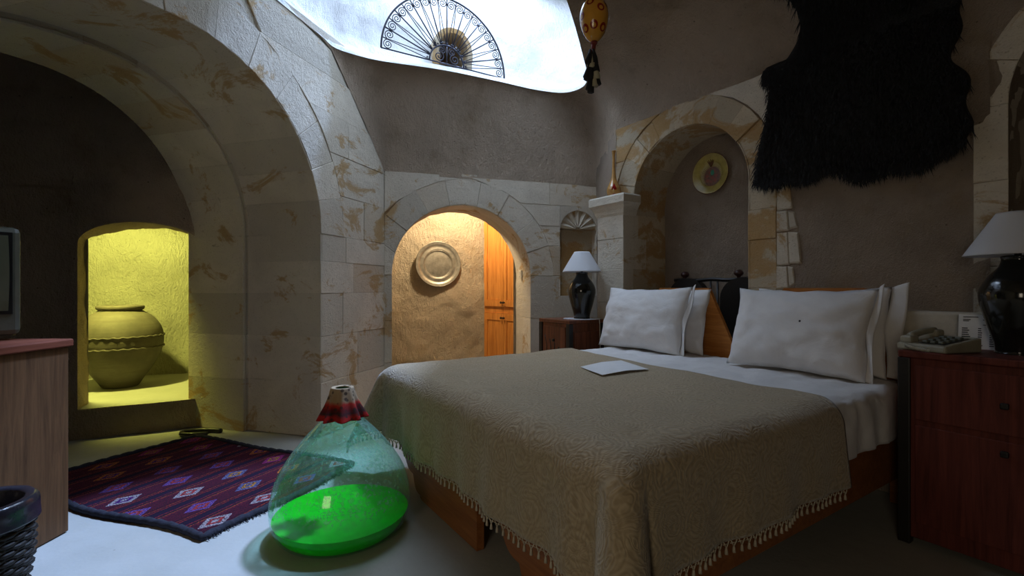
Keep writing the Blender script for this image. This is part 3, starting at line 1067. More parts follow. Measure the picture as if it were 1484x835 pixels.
fr = MB()    # knotted lattice fringe along the hanging hems
path = [(P0, Q0 + (Q1 - Q0) * i / 84) for i in range(85)] + [(P0 + (1.2 - P0) * i / 50, Q1) for i in range(51)]
P3 = [spread_pt(p, q) for p, q in path]
for i in range(len(P3) - 1):
    a, b = P3[i], P3[i + 1]
    if a.z < 0.07: continue
    dn = Vector((0, 0, -0.024))
    mid = (a + b) / 2
    fr.tube([a + Vector((0, 0, 0.004)), mid + dn], 0.0024, 4)
    fr.tube([b + Vector((0, 0, 0.004)), mid + dn], 0.0024, 4)
    fr.tube([a + dn * 0.5, b + dn * 0.5], 0.0016, 4)
    fr.tube([mid + dn * 0.9, mid + dn * 1.25, mid + dn * 1.8], [0.003, 0.0045, 0.0065], 5)
fo = fr.build('fringe', MAT['fringe'], spread, False)
fo['kind'] = 'stuff'

# white duvet showing between bedspread and pillows
def duvet_pt(a, b):
    q = 0.10 + (2.27 - 0.10) * b
    p = 0.12 + 1.90 * a
    u, s, z, d = drape(p, q, 0.20, 1.985, 0.632, 0.07, 0.02, False)
    v = Vector((u * 2.0, s * 3.5, z * 2))
    loose = min(1.0, max(0.0, (p - 1.15) / 0.12))        # lies flat where the bedspread covers it
    n = fnoise(v, 2.4, 4) * loose
    z += 0.012 * n if d < 0.05 else 0.003 * n
    if d > 0.05: s += (0.009 * loose * math.sin(u * 30 + 3 * n) * min(1, d / 0.15) + 0.005 * n) * (1 if q > 1 else -1)
    return Vector((u, -s, z))


mb = MB()
mb.grid(duvet_pt, 110, 150)
dv = mb.build('duvet', MAT['linen'])
dv.location = F1; dv.rotation_euler = (0, 0, BED_ROT)
tag(dv, 'white crumpled duvet lying across both beds under the pillows', 'duvet')
sm = dv.modifiers.new('thickness', 'SOLIDIFY'); sm.thickness = 0.034; sm.offset = -1


def pillow(s, u, z, w, h, th, tilt, label, seed, hem=0.0, roll=0.0):
    def half(side):
        def fn(a, b):
            x, y = 2 * a - 1, 2 * b - 1
            sx = 1 - 0.05 * (1 - y * y)
            sz = 1 - 0.07 * (1 - x * x)
            px, pz = w / 2 * x * sx, h / 2 * y * sz
            t = th / 2 * max(0, (1 - abs(x) ** 2.6)) ** 0.62 * max(0, (1 - abs(y) ** 2.6)) ** 0.62
            nn = Vector((x * 1.2 + seed, y * 1.2, side * 2))
            edge = max(abs(x), abs(y))
            wr = 0.016 * fnoise(nn, 1.6, 4) + 0.012 * abs(fnoise(nn * 2.2, 1.0, 3)) * edge
            t += wr * min(1, t / 0.02)
            t *= 1 - 0.12 * y
            px += 0.008 * fnoise(Vector((y * 2, seed, x)), 1.3, 2)
            pz += 0.010 * fnoise(Vector((x * 2, seed + 4, y)), 1.3, 2)
            return Vector((px, side * t, pz + h / 2))
        return fn
    mb = MB()
    mb.grid(half(-1), 40, 30, flip=True)
    mb.grid(half(1), 40, 30)
    o = mb.build('pillow', MAT['linen'])
    bm = bmesh.new(); bm.from_mesh(o.data)
    bmesh.ops.remove_doubles(bm, verts=bm.verts[:], dist=0.0008)
    bmesh.ops.recalc_face_normals(bm, faces=bm.faces[:])
    bm.to_mesh(o.data); bm.free()
    o.location = bedp(u, s, z)
    o.rotation_euler = (-tilt, roll, math.atan2(VV.y, VV.x))
    tag(o, label, 'pillow', 'pillows leaning on the headboards')
    if hem:
        hm = MB()
        hm.grid(lambda a, b: Vector((w / 2 * (0.94 + 0.05 * abs(2 * b - 1)) + hem * a, 0.012 * math.sin(b * 9 + a * 2), h * (0.02 + 0.98 * b) + 0.03 * a * (b - 0.3))), 6, 24)
        he = hm.build('case_hem', MAT['linen'], o, False)
        s_ = he.modifiers.new('thickness', 'SOLIDIFY'); s_.thickness = 0.004
    return o


pillow(0.53, 1.955, 0.637, 0.78, 0.46, 0.115, 0.20, 'white pillow standing behind a plump one on the bed nearer the doorway', 3.0, 0.0)
pillow(0.455, 1.79, 0.633, 0.79, 0.49, 0.19, 0.30, 'plump white pillow leaning in front of another on the bed nearer the doorway', 8.0, 0.03)
pillow(1.63, 1.935, 0.637, 0.70, 0.47, 0.115, 0.20, 'white pillow with a flat hem behind a plump one beside the telephone', 5.0, 0.075, -0.02)
pf = pillow(1.575, 1.775, 0.633, 0.74, 0.49, 0.20, 0.32, 'plump white pillow with a dark speck, in front of one with a flat hem', 1.5, 0.03)

mb = MB()
mb.lathe([(0.0005, 0.0), (0.006, 0.001), (0.0045, 0.003), (0.0005, 0.0035)], 10)
mb.v = [(x + 0.07, -0.1035 - z, y + 0.27) for x, y, z in mb.v]
sp_ = mb.build('speck', MAT['ink'], pf); sp_['label'] = 'small dark speck'

# leaflet lying on the bedspread
lf = MB()
c4 = [(0.39, 2.76), (0.677, 3.0), (0.741, 2.62), (0.466, 2.49)]
pc = Vector((sum(x for x, y in c4) / 4, sum(y for x, y in c4) / 4, 0.648))
lv = [Vector((x, y, 0.648)) - pc for x, y in c4]
for i, dz in enumerate((0.002, 0.003, 0.012, 0.004)): lv[i].z += dz
mid1, mid2 = (lv[0] + lv[1]) / 2 + Vector((0, 0, 0.008)), (lv[2] + lv[3]) / 2 + Vector((0, 0, 0.008))
lf.add([lv[0], mid1, mid2, lv[3], lv[1], lv[2]], [(0, 1, 2, 3), (1, 4, 5, 2)])
lo = lf.build('leaflet', MAT['paper']); lo.location = pc
s_ = lo.modifiers.new('thickness', 'SOLIDIFY'); s_.thickness = 0.002
tag(lo, 'folded pale leaflet lying on the bedspread', 'leaflet')


# ------------------------------------------------------------------ demijohn
def _glass():
    t = NT('green_bottle_glass')
    tr = t.n('ShaderNodeBsdfTransparent'); tr.inputs[0].default_value = (0.74, 0.94, 0.87, 1)
    gl = t.n('ShaderNodeBsdfGlossy'); gl.inputs['Roughness'].default_value = 0.07
    gl.inputs[0].default_value = (1, 1, 1, 1)
    df = t.n('ShaderNodeBsdfDiffuse'); df.inputs[0].default_value = (0.52, 0.76, 0.74, 1)
    tl = t.n('ShaderNodeBsdfTranslucent'); tl.inputs[0].default_value = (0.35, 0.75, 0.60, 1)
    z = t.sep()[2]
    drops = t.ramp(t.noise(60, 4, 0.7), [(0.45, 0.25), (0.62, 1.0)])
    soft = t.ramp(t.noise(4, 3), [(0.3, 0.3), (0.7, 1.0)])
    band = t.ramp(z, [(0.12, 0.0), (0.18, 1.0), (0.40, 1.0), (0.50, 0.5)])     # condensation above the liquid
    haze = t.math('MULTIPLY', t.math('MULTIPLY', t.math('MULTIPLY', drops, soft), band), 0.62)
    m0 = t.n('ShaderNodeMixShader'); m0.inputs[0].default_value = 0.5
    t.l(df.outputs[0], m0.inputs[1]); t.l(tl.outputs[0], m0.inputs[2])
    m1 = t.n('ShaderNodeMixShader'); t.l(haze, m1.inputs[0])
    t.l(tr.outputs[0], m1.inputs[1]); t.l(m0.outputs[0], m1.inputs[2])
    lw = t.n('ShaderNodeLayerWeight')
    fz = t.math('MULTIPLY_ADD', t.math('POWER', lw.outputs['Facing'], 4.0), 0.45, 0.05)
    m2 = t.n('ShaderNodeMixShader'); t.l(fz, m2.inputs[0])
    t.l(m1.outputs[0], m2.inputs[1]); t.l(gl.outputs[0], m2.inputs[2])
    t.l(m2.outputs[0], t.out.inputs[0])
    return t.m


def _liquid():
    t = NT('green_liquid')
    tr = t.n('ShaderNodeBsdfTransparent'); tr.inputs[0].default_value = (0.04, 0.62, 0.10, 1)
    df = t.n('ShaderNodeBsdfDiffuse'); df.inputs[0].default_value = (0.003, 0.90, 0.02, 1)
    tl = t.n('ShaderNodeBsdfTranslucent'); tl.inputs[0].default_value = (0.003, 0.90, 0.02, 1)
    m0 = t.n('ShaderNodeMixShader'); m0.inputs[0].default_value = 0.15
    t.l(df.outputs[0], m0.inputs[1]); t.l(tl.outputs[0], m0.inputs[2])
    nn = t.ramp(t.noise(18, 4, 0.7), [(0.3, 0.70), (0.7, 0.92)])
    m1 = t.n('ShaderNodeMixShader'); t.l(nn, m1.inputs[0])
    t.l(tr.outputs[0], m1.inputs[1]); t.l(m0.outputs[0], m1.inputs[2])
    gl = t.n('ShaderNodeBsdfGlossy'); gl.inputs['Roughness'].default_value = 0.05
    fr = t.n('ShaderNodeFresnel'); fr.inputs[0].default_value = 1.33
    m2 = t.n('ShaderNodeMixShader'); t.l(fr.outputs[0], m2.inputs[0])
    t.l(m1.outputs[0], m2.inputs[1]); t.l(gl.outputs[0], m2.inputs[2])
    t.l(m2.outputs[0], t.out.inputs[0])
    return t.m


def smooth_prof(P, n=6):
    out = []
    for i in range(len(P) - 1):
        a, b, c, d = P[max(i - 1, 0)], P[i], P[i + 1], P[min(i + 2, len(P) - 1)]
        for k in range(n):
            t = k / n
            out.append((max(0.0005, cat(a[0], b[0], c[0], d[0], t)), cat(a[1], b[1], c[1], d[1], t)))
    out.append(P[-1])
    return out


bp = [(0.0, 0.018), (0.16, 0.010), (0.225, 0.002), (0.262, 0.014), (0.290, 0.055), (0.302, 0.12), (0.298, 0.18), (0.276, 0.26), (0.228, 0.345), (0.165, 0.425), (0.104, 0.49), (0.062, 0.54), (0.042, 0.585), (0.037, 0.63), (0.044, 0.64)]
prof = smooth_prof(bp)
bt = thing('demijohn', 'large green glass demijohn half filled with green liquid on the floor beside the bed', 'bottle', (-0.773, 2.20, 0.0))
MB().lathe(prof, 64).build('glass_body', _glass(), bt)
LZ = 0.088
lp = [(r - 0.008 if r > 0.01 else r, z + 0.005) for r, z in prof if z + 0.005 < LZ]
rl = lp[-1][0]
lq = MB().lathe(lp + [(rl + 0.004, LZ)], 64)
lq.disc(rl + 0.004, LZ, 64)
lo = lq.build('liquid', _liquid(), bt); lo['label'] = 'bright green liquid'
MB().lathe(smooth_prof([(0.040, 0.612), (0.047, 0.618), (0.047, 0.632), (0.041, 0.640)], 3), 32).build('lip', m_plain('lip_glass', (0.08, 0.2, 0.14), 0.1), bt)


def _capcloth():
    t = NT('embroidered_cap_cloth')
    z = t.sep()[2]
    zz = t.math('ADD', z, t.math('MULTIPLY', t.math('SUBTRACT', t.noise(25, 3), 0.5), 0.03))
    base = t.ramp(t.math('MULTIPLY', zz, 7.0), [(0.0, (0.30, 0.015, 0.012)), (0.12, (0.34, 0.02, 0.015)), (0.22, (0.05, 0.02, 0.02)), (0.34, (0.12, 0.015, 0.015)), (0.48, (0.36, 0.03, 0.02)), (0.58, (0.30, 0.20, 0.11)), (1.0, (0.34, 0.25, 0.15))])
    col = t.mix(t.ramp(t.voro(45), [(0.28, 0.8), (0.42, 0.0)]), base, (0.04, 0.025, 0.02))
    return t.fin(col, 0.9, normal=t.bump(t.noise(200, 2), 0.4, 0.003), spec=0.1)


cc_ = MB()
cp = [(0.030, 0.135), (0.046, 0.138), (0.052, 0.128), (0.060, 0.10), (0.074, 0.06), (0.090, 0.025), (0.100, 0.0)]
cc_.lathe(smooth_prof(cp, 4), 72, True, (0, 0), lambda r, z, t: r * (1 + (0.16 * max(0, 0.135 - z) / 0.135) * math.sin(9 * t + 0.6 * math.sin(3 * t)) + 0.05 * math.sin(5 * t) * (0.135 - z) / 0.135))
cv = cc_.build('cap_cloth', _capcloth())
cv.location = (-0.773, 2.20, 0.512)
s_ = cv.modifiers.new('thickness', 'SOLIDIFY'); s_.thickness = 0.004
tag(cv, 'pleated red and beige cloth cap on the neck of the green demijohn', 'bottle cover')


# ------------------------------------------------------------------ rug
def _rug():
    t = NT('woven_kilim')
    x, y, z = t.sep()
    def frac(v, per): return t.math('FRACT', t.math('DIVIDE', v, per))
    wob = t.math('MULTIPLY', t.math('SUBTRACT', t.noise(30, 2), 0.5), 0.012)
    xs = t.math('ADD', x, wob)
    fx = frac(xs, 0.215)
    band = t.ramp(fx, [(0.0, (0.012, 0.012, 0.025)), (0.10, (0.30, 0.03, 0.02)), (0.14, (0.02, 0.012, 0.02)), (0.18, (0.34, 0.05, 0.02)), (0.22, (0.06, 0.01, 0.015)), (0.30, (0.10, 0.012, 0.02)), (0.68, (0.16, 0.02, 0.03)), (0.74, (0.36, 0.07, 0.02)), (0.78, (0.015, 0.012, 0.02)), (0.84, (0.28, 0.03, 0.03)), (0.88, (0.014, 0.012, 0.03))], 'CONSTANT')
    ys = t.math('ADD', y, t.math('MULTIPLY', t.math('FLOOR', t.math('DIVIDE', xs, 0.215)), 0.083))
    fy = frac(ys, 0.27)
    dx = t.math('ABSOLUTE', t.math('SUBTRACT', fx, 0.48))
    dy = t.math('ABSOLUTE', t.math('SUBTRACT', fy, 0.5))
    dia = t.math('ADD', t.math('MULTIPLY', dx, 3.2), t.math('MULTIPLY', dy, 2.6))
    cx = t.n('ShaderNodeCombineXYZ')
    t.l(t.math('FLOOR', t.math('DIVIDE', xs, 0.215)), cx.inputs[0]); t.l(t.math('FLOOR', t.math('DIVIDE', ys, 0.27)), cx.inputs[1])
    wn = t.n('ShaderNodeTexWhiteNoise', noise_dimensions='3D'); t.l(cx.outputs[0], wn.inputs['Vector'])
    c1 = t.ramp(wn.outputs['Value'], [(0.0, (0.20, 0.10, 0.36)), (0.25, (0.52, 0.45, 0.46)), (0.45, (0.62, 0.19, 0.03)), (0.65, (0.40, 0.04, 0.20)), (0.82, (0.16, 0.17, 0.33))], 'CONSTANT')
    c2 = t.ramp(wn.outputs['Value'], [(0.0, (0.5, 0.06, 0.05)), (0.4, (0.10, 0.02, 0.2)), (0.7, (0.55, 0.25, 0.04))], 'CONSTANT')
    col = t.mix(t.ramp(dia, [(0.82, 1.0), (0.83, 0.0)], 'CONSTANT'), band, c1)
    col = t.mix(t.ramp(dia, [(0.48, 1.0), (0.49, 0.0)], 'CONSTANT'), col, c2)
    col = t.mix(t.ramp(dia, [(0.22, 1.0), (0.23, 0.0)], 'CONSTANT'), col, c1)
    spk = t.noise(90, 3, 0.8, t.map(scale=(1, 2.2, 1)))
    col = t.mix(t.ramp(spk, [(0.42, 0.0), (0.56, 0.9)]), col, (0.010, 0.009, 0.016))
    col = t.mix(0.3, col, (0.03, 0.008, 0.02))
    return t.fin(col, 0.95, normal=t.bump(t.noise(160, 3, 0.7, t.map(scale=(1, 3, 1))), 0.6, 0.006), spec=0.05)


RT = Vector((-1.34, 2.09, 0))
RP = Vector((-0.926, 0.378, 0)).normalized()
RQ = Vector((0.378, 0.926, 0)).normalized()
rug = thing('kilim_rug', 'dark red and purple diamond patterned kilim rug on the floor by the arch', 'rug', RT)
RLN, RW = 1.48, 0.97


def rug_xy(a, b):
    """a along the long side, b across, with the slightly wandering edges"""
    x = a * RLN + 0.018 * math.sin(b * 7 + 1) * (1 - a) + 0.02 * math.sin(b * 5) * a
    y = b * RW + 0.028 * math.sin(a * 8.0 + 0.4) * (1 - b) + 0.015 * math.sin(a * 9) * b
    return x, y


# the kilim's own axes: local x runs along the long side
rang = math.atan2(RP.y, RP.x)
sgn = 1 if RP.cross(RQ).z > 0 else -1


def rug_pt(a, b, z):
    x, y = rug_xy(a, b)
    return Vector((x, sgn * y, z))


rug.rotation_euler = (0, 0, rang)
mb = MB()
mb.grid(lambda a, b: rug_pt(0.01 + 0.98 * a, 0.01 + 0.98 * b, 0.012 + 0.003 * fnoise(Vector((a * 6, b * 4, 0)), 1, 2)), 50, 36)
mb.build('woven_field', _rug(), rug)
mb = MB()
nav = m_plain('navy_rug_border', (0.012, 0.012, 0.022), 0.95, var=0.4, scale=60, bump=0.6)
edge = [rug_pt(i / 60, 0, 0.011) for i in range(60)] + [rug_pt(1, i / 40, 0.011) for i in range(40)] + [rug_pt(1 - i / 60, 1, 0.011) for i in range(60)] + [rug_pt(0, 1 - i / 40, 0.011) for i in range(40)]
mb.tube([p + Vector((0, 0, 0.003 * math.sin(i * 2.1))) for i, p in enumerate(edge)], 0.017, 8, True)
mb.build('border', nav, rug).data.polygons.foreach_set('use_smooth', [True] * len(mb.f))
mb = MB()
for i in range(90):
    b = (i + random.random()) / 90
    for a, dx in ((0.0, -1), (1.0, 1)):
        p = rug_pt(a, b, 0.010)
        mb.tube([p, p + Vector((dx * 0.015, random.uniform(-.006, .006), -0.003)), p + Vector((dx * random.uniform(0.022, 0.04), random.uniform(-.012, .012), -0.007))], 0.0022, 4)
for i in range(16):
    p = rug_pt(0.15 + 0.012 * i, 1.0, 0.012)
    mb.tube([p, p + Vector((random.uniform(-.01, .01), sgn * random.uniform(.02, .05), random.uniform(0.0, 0.02)))], 0.002, 4)
fo = mb.build('tassels', nav, rug, False); fo['kind'] = 'stuff'

# black cord on the floor behind the rug
pts = [(-2.26, 3.585), (-2.33, 3.565), (-2.40, 3.565), (-2.45, 3.58), (-2.46, 3.63), (-2.40, 3.665), (-2.33, 3.675), (-2.26, 3.675), (-2.20, 3.66)]
pp = smooth_prof(pts, 5) if False else pts
cpts = []
for i in range(len(pts) - 1):
    a, b, c, d = pts[max(i - 1, 0)], pts[i], pts[i + 1], pts[min(i + 2, len(pts) - 1)]
    for k in range(6):
        t = k / 6
        cpts.append(Vector((cat(a[0], b[0], c[0], d[0], t), cat(a[1], b[1], c[1], d[1], t), 0.017)))
mb = MB().tube([p - Vector((-2.3, 3.55, 0)) for p in cpts], 0.018, 8)
co = mb.build('rope', MAT['black_plastic']); co.location = (-2.3, 3.55, 0)
tag(co, 'thick black rope curled on the floor behind the rug', 'rope')

# ------------------------------------------------------------------ cabinet, television, waste basket
cab = thing('cabinet', 'plain dark wooden cabinet carrying the television', 'cabinet', (-2.345, 1.86, 0))
MB().bbox(-0.325, 0.335, -0.33, 0.33, 0.0, 0.835, 0.004).build('body', MAT['cab_wood'], cab)
tp = MB().bbox(-0.34, 0.348, -0.345, 0.343, 0.835, 0.87, 0.006).build('top', m_wood('reddish_top', (0.12, 0.034, 0.020), (0.22, 0.066, 0.036), 0.5, 1, 1.0, 0.2), cab)
tp['label'] = 'reddish wooden top'

tv = thing('television', 'small grey tube television standing on the dark wooden cabinet', 'television', (-2.33, 1.955, 0.87), math.atan2(0.9, 0.43))
# local x along the screen (towards its far edge), local -y is the front
bm = MB()
bm.bbox(-0.25, 0.25, -0.03, 0.10, 0.02, 0.50, 0.025)
bm.build('front_housing', MAT['grey_plastic'], tv)
bk = MB()
bk.add([(-.24, .09, .03), (.24, .09, .03), (.24, .09, .49), (-.24, .09, .49), (-.15, .34, .06), (.15, .34, .06), (.15, .34, .40), (-.15, .34, .40)],
       [(0, 1, 5, 4), (1, 2, 6, 5), (2, 3, 7, 6), (3, 0, 4, 7), (4, 5, 6, 7), (0, 3, 2, 1)])
bk.build('back_housing', MAT['black_plastic'], tv)
MB().bbox(-0.16, 0.16, -0.02, 0.22, 0.0, 0.022, 0.004).build('base', MAT['black_plastic'], tv)
bz = MB()
bz.prism([(-0.215, 0.115), (0.215, 0.115), (0.215, 0.475), (-0.215, 0.475)], -0.034, -0.028)
bz.build('bezel', MAT['black_plastic'], tv)
sc = MB()
sc.grid(lambda a, b: ((-0.2 + 0.4 * a), -0.036 - 0.022 * (1 - (2 * a - 1) ** 2) * 0.6 - 0.012 * (1 - (2 * b - 1) ** 2), 0.13 + 0.33 * b), 16, 14)
so = sc.build('screen', m_plain('tube_glass', (0.10, 0.11, 0.08), 0.12, spec=0.6, var=0.05), tv); so['label'] = 'bulging grey glass screen'
for i in range(4):
    MB().bbox(0.03 + 0.035 * i, 0.055 + 0.035 * i, -0.036, -0.028, 0.055, 0.068, 0.002).build('button', MAT['black_plastic'], tv)
MB().bbox(-0.19, -0.07, -0.033, -0.028, 0.045, 0.08, 0.002).build('speaker_grille', MAT['black_plastic'], tv)

bsk = thing('waste_basket', 'dark woven waste basket standing on the floor by the cabinet', 'basket', (-1.80, 1.62, 0))
wm = m_plain('dark_wicker', (0.012, 0.010, 0.008), 0.6, var=0.4, scale=50)
R_ = lambda z: 0.105 + 0.035 * math.sin(PI * (z / 0.36) * 0.75)
mb = MB()
for i in range(24):
    z = 0.012 + i * 0.0148
    mb.tube([(math.cos(2 * PI * j / 48) * (R_(z) + 0.004 * (1 if (j // 2 + i) % 2 else -1)), math.sin(2 * PI * j / 48) * (R_(z) + 0.004 * (1 if (j // 2 + i) % 2 else -1)), z) for j in range(48)], 0.0082, 5, True)
mb.build('weave', wm, bsk)
for j in range(24):
    a = 2 * PI * j / 24
    MB().tube([(math.cos(a) * R_(z) , math.sin(a) * R_(z), z) for z in [0.004 + 0.36 * k / 8 for k in range(9)]], 0.004, 5).build('stake', wm, bsk)
mb = MB(); mb.tube([(math.cos(2 * PI * j / 48) * (R_(.36) + .004 * math.sin(j * 1.6)), math.sin(2 * PI * j / 48) * (R_(.36) + .004 * math.sin(j * 1.6)), 0.362 + 0.004 * math.cos(j * 1.6)) for j in range(48)], 0.012, 6, True)
mb.build('rim', wm, bsk)
mb = MB(); mb.disc(0.10, 0.006, 32); mb.build('bottom', wm, bsk)
bag = MB()
bag.lathe(smooth_prof([(0.02, 0.10), (0.085, 0.12), (0.098, 0.25), (0.113, 0.355), (0.121, 0.377), (0.144, 0.380), (0.155, 0.362), (0.155, 0.33), (0.159, 0.30)], 4), 64, True, (0, 0),
          lambda r, z, t: r * (1 + 0.025 * fnoise(Vector((math.cos(t) * 2, math.sin(t) * 2, z * 9)), 1.8, 3) * (1 if z > 0.2 else 0.3)))
bo = bag.build('bin_bag', m_plain('grey_plastic_film', (0.02, 0.02, 0.03), 0.25, spec=0.7, bump=0.4, bscale=25)); bo.location = (-1.80, 1.62, 0)
s_ = bo.modifiers.new('thickness', 'SOLIDIFY'); s_.thickness = 0.001
tag(bo, 'crumpled dark plastic bag lining the woven waste basket', 'bin bag')

# ------------------------------------------------------------------ clay jar in the side chamber
jl = FA.p(0.60, 0.92, 0.217)
jar = thing('clay_jar', 'big bellied clay storage jar with two rope bands in the yellow lit chamber', 'jar', jl)


def _clay():
    t = NT('grey_clay')
    n = t.noise(5, 5, 0.6)
    zs = t.noise(60, 2, 0.5, t.map(scale=(0.05, 0.05, 1.0)))
    col = t.ramp(n, [(0.3, (0.075, 0.066, 0.055)), (0.7, (0.14, 0.122, 0.10))])
    col = t.mix(t.ramp(zs, [(0.45, 0.0), (0.65, 0.45)]), col, (0.09, 0.075, 0.06))
    return t.fin(col, 0.75, normal=t.bump(t.noise(40, 3, 0.6, t.map(scale=(0.1, 0.1, 1))), 0.3, 0.006), spec=0.25)


clay = _clay()
jp = smooth_prof([(0.0, 0.004), (0.11, 0.0), (0.135, 0.01), (0.165, 0.06), (0.235, 0.17), (0.300, 0.31), (0.318, 0.42), (0.298, 0.53), (0.235, 0.625), (0.165, 0.675), (0.150, 0.69)], 5)
MB().lathe(jp, 56).build('body', clay, jar)
MB().lathe(smooth_prof([(0.148, 0.68), (0.170, 0.695), (0.174, 0.715), (0.165, 0.727), (0.140, 0.722), (0.132, 0.69), (0.12, 0.6)], 4), 56).build('rim', clay, jar)
for z in (0.455, 0.355):
    r0 = max((r for r, zz in jp if abs(zz - z) < 0.03), default=0.31)
    rr = [r for r, zz in jp]
    ri = min(jp, key=lambda q: abs(q[1] - z))[0]
    mb = MB()
    mb.tube([((ri + 0.003 + 0.003 * math.sin(30 * 2 * PI * j / 180)) * math.cos(2 * PI * j / 180), (ri + 0.003 + 0.003 * math.sin(30 * 2 * PI * j / 180)) * math.sin(2 * PI * j / 180), z + 0.004 * math.cos(30 * 2 * PI * j / 180)) for j in range(180)], 0.008, 6, True)
    mb.build('rope_band', clay, jar)

# ------------------------------------------------------------------ hall: tray on the wall, cupboard, switch
tr_c = FD.p(0.665, 1.298, 1.385)
tray = thing('pewter_tray', 'round hammered pewter tray hanging on the golden rock wall of the hall', 'tray', tr_c, math.atan2(FD.e.y, FD.e.x))


def facing_lathe(prof, n=48):
    """profile (r, out) turned about the local -y axis"""
    m = MB().lathe(prof, n)
    m.v = [(x, -z, y) for x, y, z in m.v]
    return m


facing_lathe(smooth_prof([(0.0, 0.022), (0.10, 0.022), (0.155, 0.020), (0.168, 0.028), (0.175, 0.036), (0.215, 0.034), (0.235, 0.046), (0.262, 0.052), (0.268, 0.050), (0.262, 0.042), (0.17, 0.02), (0.12, 0.008), (0.0, 0.006)], 3), 64).build('dish', MAT['pewter'], tray)
mb = MB(); mb.tube([(0.166 * math.cos(2 * PI * j / 64), -0.031, 0.166 * math.sin(2 * PI * j / 64)) for j in range(64)], 0.003, 5, True); mb.build('inner_ring', MAT['pewter'], tray)
mb = MB(); mb.tube([(0.265 * math.cos(2 * PI * j / 64), -0.051, 0.265 * math.sin(2 * PI * j / 64)) for j in range(64)], 0.005, 5, True); mb.build('rolled_rim', MAT['pewter'], tray)

cA, cB = FD.p(1.225, 1.27, 0), FD.p(1.56, 0.58, 0)
cd = (cB - cA)
CW = cd.length
cup = thing('cupboard', 'tall orange pine cupboard with panelled double doors inside the lit hall', 'cupboard', cA, math.atan2(cd.y, cd.x))
MB().box(0, 0.03, 0.0, 0.05, 0, 2.32).box(CW - 0.03, CW, 0.0, 0.05, 0, 2.32).box(0.03, CW - 0.03, 0, 0.05, 2.24, 2.32).box(0.03, CW - 0.03, 0, 0.05, 0, 0.07).box(0.03, CW - 0.03, 0, 0.05, 0.80, 0.88).build('frame', MAT['cup_wood'], cup)
dw = (CW - 0.06) / 2
for z0, z1 in ((0.07, 0.80), (0.88, 2.24)):
    for i in range(2):
        x0 = 0.03 + dw * i + 0.002; x1 = x0 + dw - 0.004
        d = MB()
        st = 0.055
        d.box(x0, x0 + st, -0.02, 0.01, z0 + .002, z1 - .002).box(x1 - st, x1, -0.02, 0.01, z0 + .002, z1 - .002)
        d.box(x0 + st, x1 - st, -0.02, 0.01, z1 - 0.08, z1 - .002).box(x0 + st, x1 - st, -0.02, 0.01, z0 + .002, z0 + 0.08)
        do = d.build('door', MAT['cup_wood'], cup)
        MB().bbox(x0 + st - 0.004, x1 - st + 0.004, -0.012, 0.004, z0 + 0.076, z1 - 0.076, 0.008).build('panel', MAT['cup_wood'], do)
        kx = x1 - 0.02 if i == 0 else x0 + 0.02
        kz = z1 - 0.05 if z0 < 0.5 else z0 + 0.05
        kb = MB().lathe(smooth_prof([(0.0, 0.03), (0.012, 0.027), (0.014, 0.02), (0.007, 0.012), (0.006, 0.0)], 3), 12)
        kb.v = [(x + kx, -0.02 - z, y + kz) for x, y, z in kb.v]
        kb.build('knob', MAT['black_wood'], do)

swp = FD.p(1.394, 0.30, 1.245)
sw = thing('light_switch', 'small white light switch on the jamb of the arched doorway', 'switch', swp, math.atan2(FD.e.y, FD.e.x))
MB().bbox(-0.012, 0.004, -0.042, 0.042, -0.042, 0.042, 0.003).build('plate', MAT['white_plastic'], sw)
MB().bbox(-0.017, -0.010, -0.02, 0.02, -0.028, 0.028, 0.002).build('rocker', MAT['white_plastic'], sw)


# ------------------------------------------------------------------ bedside chests, lamps
def chest(u0, u1, s0, s1, h, label, carved, wood):
    """box with local x along the bed, local y away from the camera side"""
    o = bedp((u0 + u1) / 2, (s0 + s1) / 2, 0)
    t = thing('bedside_chest', label, 'chest', o, BED_ROT)
    a, b = (u1 - u0) / 2, (s1 - s0) / 2
    MB().bbox(-a + .012, a - .012, -b + .012, b - .012, 0.03, h - 0.03, 0.004).build('body', wood, t)
    MB().bbox(-a, a, -b, b, h - 0.03, h, 0.006).build('top', wood, t)
    for sx in (-1, 1):
        for sy in (-1, 1):
            MB().bbox(sx * (a - .022) - .022, sx * (a - .022) + .022, sy * (b - .022) - .022, sy * (b - .022) + .022, 0, h - 0.03, 0.004).build('corner_post', MAT['black_wood'], t)
    dm = MB().bbox(-a + 0.06, a - 0.06, -b + .004, -b + .014, 0.10, h - 0.10, 0.003)
    d = dm.build('side_panel', wood, t)
    fm = MB().bbox(-a + .004, -a + .014, -b + 0.06, b - 0.06, 0.10, h * 0.62, 0.003)
    fd = fm.build('door', wood, t)
    MB().bbox(-a - 0.012, -a + .006, -0.012, 0.012, h * 0.55, h * 0.55 + 0.024, 0.005).build('knob', MAT['black_wood'], fd)
    fm = MB().bbox(-a + .004, -a + .014, -b + 0.06, b - 0.06, h * 0.65, h - 0.06, 0.003)
    fw = fm.build('drawer', wood, t)
    MB().bbox(-a - 0.012, -a + .006, -0.012, 0.012, h * 0.77, h * 0.77 + 0.024, 0.005).build('knob', MAT['black_wood'], fw)
    if carved:
        cm_ = MB()
        for k in range(5):      # carved tendrils on the panel that faces the room
            y0 = -b + 0.07 + (2 * b - 0.14) * (k + 0.5) / 5
            cm_.tube([(-a + 0.003, y0 + 0.015 * math.sin(6 * q / 10 * PI / 2 + k), 0.12 + 0.03 * k + q * 0.045) for q in range(11)], 0.004, 5)
            for q in range(3):
                z = 0.24 + 0.13 * q
                cm_.tube([(-a + 0.003, y0, z), (-a + 0.001, y0 + 0.02, z + 0.03), (-a + 0.003, y0 + 0.012, z + 0.055)], 0.004, 5)
        c = cm_.build('carving', MAT['black_wood'], t)
    return t, o


